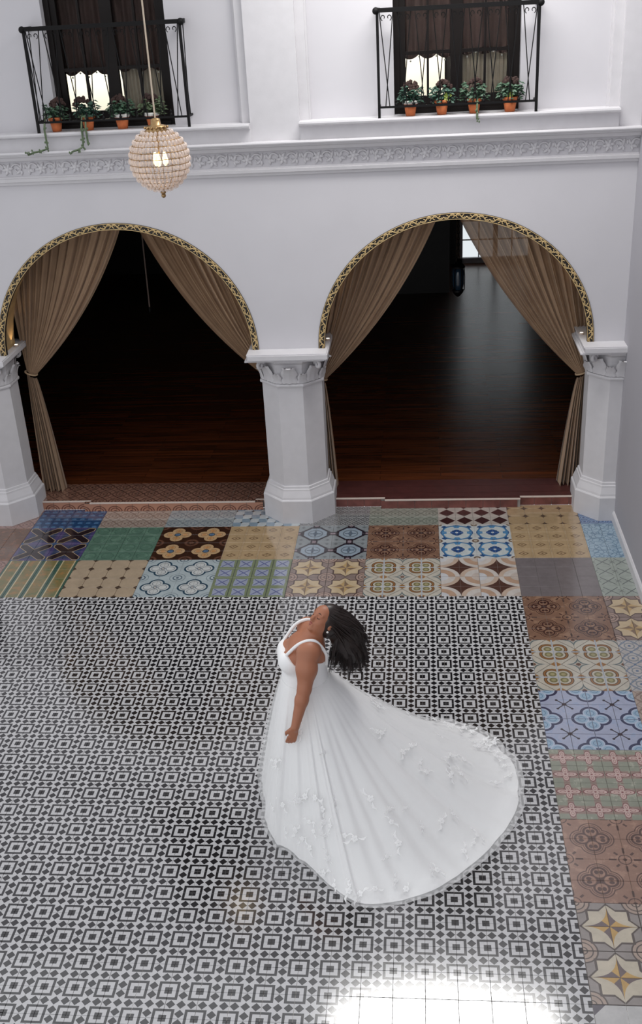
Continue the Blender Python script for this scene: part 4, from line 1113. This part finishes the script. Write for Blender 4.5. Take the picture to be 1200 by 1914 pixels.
def strap(pts, r=.0125):
    m = MB(1.0); V_ = [Vector(p) for p in pts]; out = []
    for i in range(len(V_)-1):
        p0 = V_[max(i-1,0)]; p1 = V_[i]; p2 = V_[i+1]; p3 = V_[min(i+2,len(V_)-1)]
        for q_ in range(6):
            t = q_/6; out.append(.5*((2*p1)+(p2-p0)*t+(2*p0-5*p1+4*p2-p3)*t*t+(3*p1-p0-3*p2+p3)*t**3))
    out.append(V_[-1]); m.tube(out, r, 8); return inv_parent(m.build('strap', M['gown'], None, True), bod)
strap([Wp(.175,.085,1.265), Wp(.135,.11,1.325), Wp(.06,.135,1.408), Wp(-.015,.142,1.438), Wp(-.075,.14,1.415), Wp(-.135,.12,1.30), Wp(-.135,.09,1.19)])
strap([Wp(.175,-.085,1.265), Wp(.135,-.11,1.325), Wp(.06,-.135,1.408), Wp(-.015,-.142,1.438), Wp(-.075,-.14,1.415), Wp(-.135,-.12,1.30), Wp(-.135,-.09,1.19)])

HEM = [(-2.26,-2.80),(-2.215,-3.10),(-2.15,-3.36),(-2.06,-3.52),(-1.95,-3.60),(-1.80,-3.74),(-1.64,-3.92),(-1.50,-4.03),(-1.38,-4.07),(-1.12,-4.02),(-.86,-3.87),(-.60,-3.61),(-.38,-3.28),(-.28,-2.93),(-.30,-2.58),
       (-.47,-2.30),(-.72,-2.10),(-1.02,-2.06),(-1.32,-2.15),(-1.60,-2.30),(-1.85,-2.42),(-2.08,-2.52),(-2.22,-2.64)]
def closed_spline(pts, n):
    pts = np.array(pts); k = len(pts); out = []
    for i in range(k):
        p0, p1, p2, p3 = pts[i-1], pts[i], pts[(i+1) % k], pts[(i+2) % k]
        for q_ in range(24):
            t = q_/24; out.append(.5*((2*p1)+(p2-p0)*t+(2*p0-5*p1+4*p2-p3)*t*t+(3*p1-p0-3*p2+p3)*t**3))
    return np.array(out)
hem = closed_spline(HEM, 24)
wc = Wp(.02, 0, 0)[:2]
def skirt(grow, z0, fold_amp, seed, nt_=70, ext=0.0, zfloor=.012):
    rs_ = np.random.default_rng(seed); n = len(hem)
    # direction of every hem point from the waist, matched to a waist point blended in angle
    th = np.unwrap(np.arctan2(hem[:,1]-wc[1], hem[:,0]-wc[0]))
    u = np.linspace(0, 1, n, endpoint=False)
    thu = th[0]+(th[-1]-th[0])*u
    tw = .55*th+.45*thu
    wx = wc[0]+(.167+grow*.25)*np.cos(tw); wy = wc[1]+(.173+grow*.25)*np.sin(tw)
    L = np.hypot(hem[:,0]-wc[0], hem[:,1]-wc[1])
    fw_ = sum(a*np.sin(2*PI*f*u+p) for f, a, p in ((17,1,.3),(31,.6,1.7),(9,.7,2.2),(47,.35,.9)))
    P = np.zeros((nt_+1, n, 3))
    for i in range(nt_+1):
        t = i/nt_
        e = t**.92*(1+ext)
        long_ = np.clip((L-.55)/.9, 0, 1)
        hx = hem[:,0]+ (hem[:,0]-wc[0])/L*(grow*1.0); hy = hem[:,1]+(hem[:,1]-wc[1])/L*(grow*1.0)
        x = wx+(hx-wx)*e; y = wy+(hy-wy)*e
        tt = min(1, t*1.0)
        prof_short = 1-tt**1.12
        prof_long = (1-tt)**1.75*.96+.04*(1-tt)+.055*np.sin(PI*tt)**2*tt
        z = zfloor+(z0-zfloor)*(prof_short*(1-long_)+prof_long*long_)
        am = fold_amp*np.sin(PI*min(1, t*.62))**1.2*(1-.25*long_)
        nx_, ny_ = (hem[:,0]-wc[0])/L, (hem[:,1]-wc[1])/L
        x = x+nx_*fw_*am*.45; y = y+ny_*fw_*am*.45
        z = z+fw_*am*.8*long_*(1-t)**.3*np.clip(t*3, 0, 1)
        P[i,:,0] = x; P[i,:,1] = y; P[i,:,2] = np.maximum(z, zfloor*.6)+(0.004*fw_*t*long_ if t > .9 else 0)
    P[...,2] = np.maximum(P[...,2], .004)
    return P
SK = skirt(0.0, 1.05, .016, 1)
sk = inv_parent(MB(1.0).grid(SK, True).build('skirt', M['gown'], None, True), person)
TK = skirt(.028, 1.055, .020, 5, ext=.015, zfloor=.022)
tk = inv_parent(MB(1.0).grid(TK, True).build('tulle_overskirt', M['tulle'], None, True), person)
# lace flowers sewn over the train
def lace_flower(n):
    m = MB(1.0)
    for k in range(n):
        a = 2*PI*k/n; L_ = .034
        P = [[(L_*t*math.cos(a)-w_*.014*math.sin(PI*t)*math.sin(a), L_*t*math.sin(a)+w_*.014*math.sin(PI*t)*math.cos(a), .003+.004*math.sin(PI*t)*(1-.5*abs(w_))) for w_ in (-1,0,1)] for t in (0.05,.35,.7,1)]
        m.grid(P)
    m.sphere((0,0,.005), (.007,.007,.004), 6, 4)
    for sx in (-1, 1):
        P = [[(sx*(.03+.075*t), .02*math.sin(t*3)+w_*.011*math.sin(PI*t)**.7, .003) for w_ in (-1,0,1)] for t in (.02,.3,.6,.98)]
        m.grid(P)
    return m.mesh('lace_flower', M['lace'], True)
lfm = [lace_flower(5), lace_flower(6)]
rs = random.Random(12); ni = TK.shape[0]; nj = TK.shape[1]; cnt = 0
for q_ in range(400):
    if cnt >= 130: break
    j = rs.randrange(nj); Lh = math.hypot(hem[j,0]-wc[0], hem[j,1]-wc[1])
    t = rs.choice([rs.uniform(.82,.985), rs.uniform(.55,.95), rs.uniform(.2,.8)])
    if Lh < .75 and rs.random() < .75: continue
    i = int(t*(ni-2)); p = TK[i,j]; e1 = TK[i+1,j]-p; e2 = TK[i,(j+2) % nj]-p; nn = np.cross(e2, e1); nn /= np.linalg.norm(nn)+1e-9
    if nn[2] < 0: nn = -nn
    quat = Vector(nn).to_track_quat('Z', 'Y'); sc = rs.uniform(.45, .85)
    o = link_mesh('lace_flower', lfm[cnt % 2], None, Vector(p)+Vector(nn)*.006, (quat @ Euler((0,0,rs.uniform(0,6.28))).to_quaternion()).to_euler(), (sc,sc,sc))
    o.parent = tk; o.matrix_parent_inverse = Matrix.Identity(4)
    cnt += 1
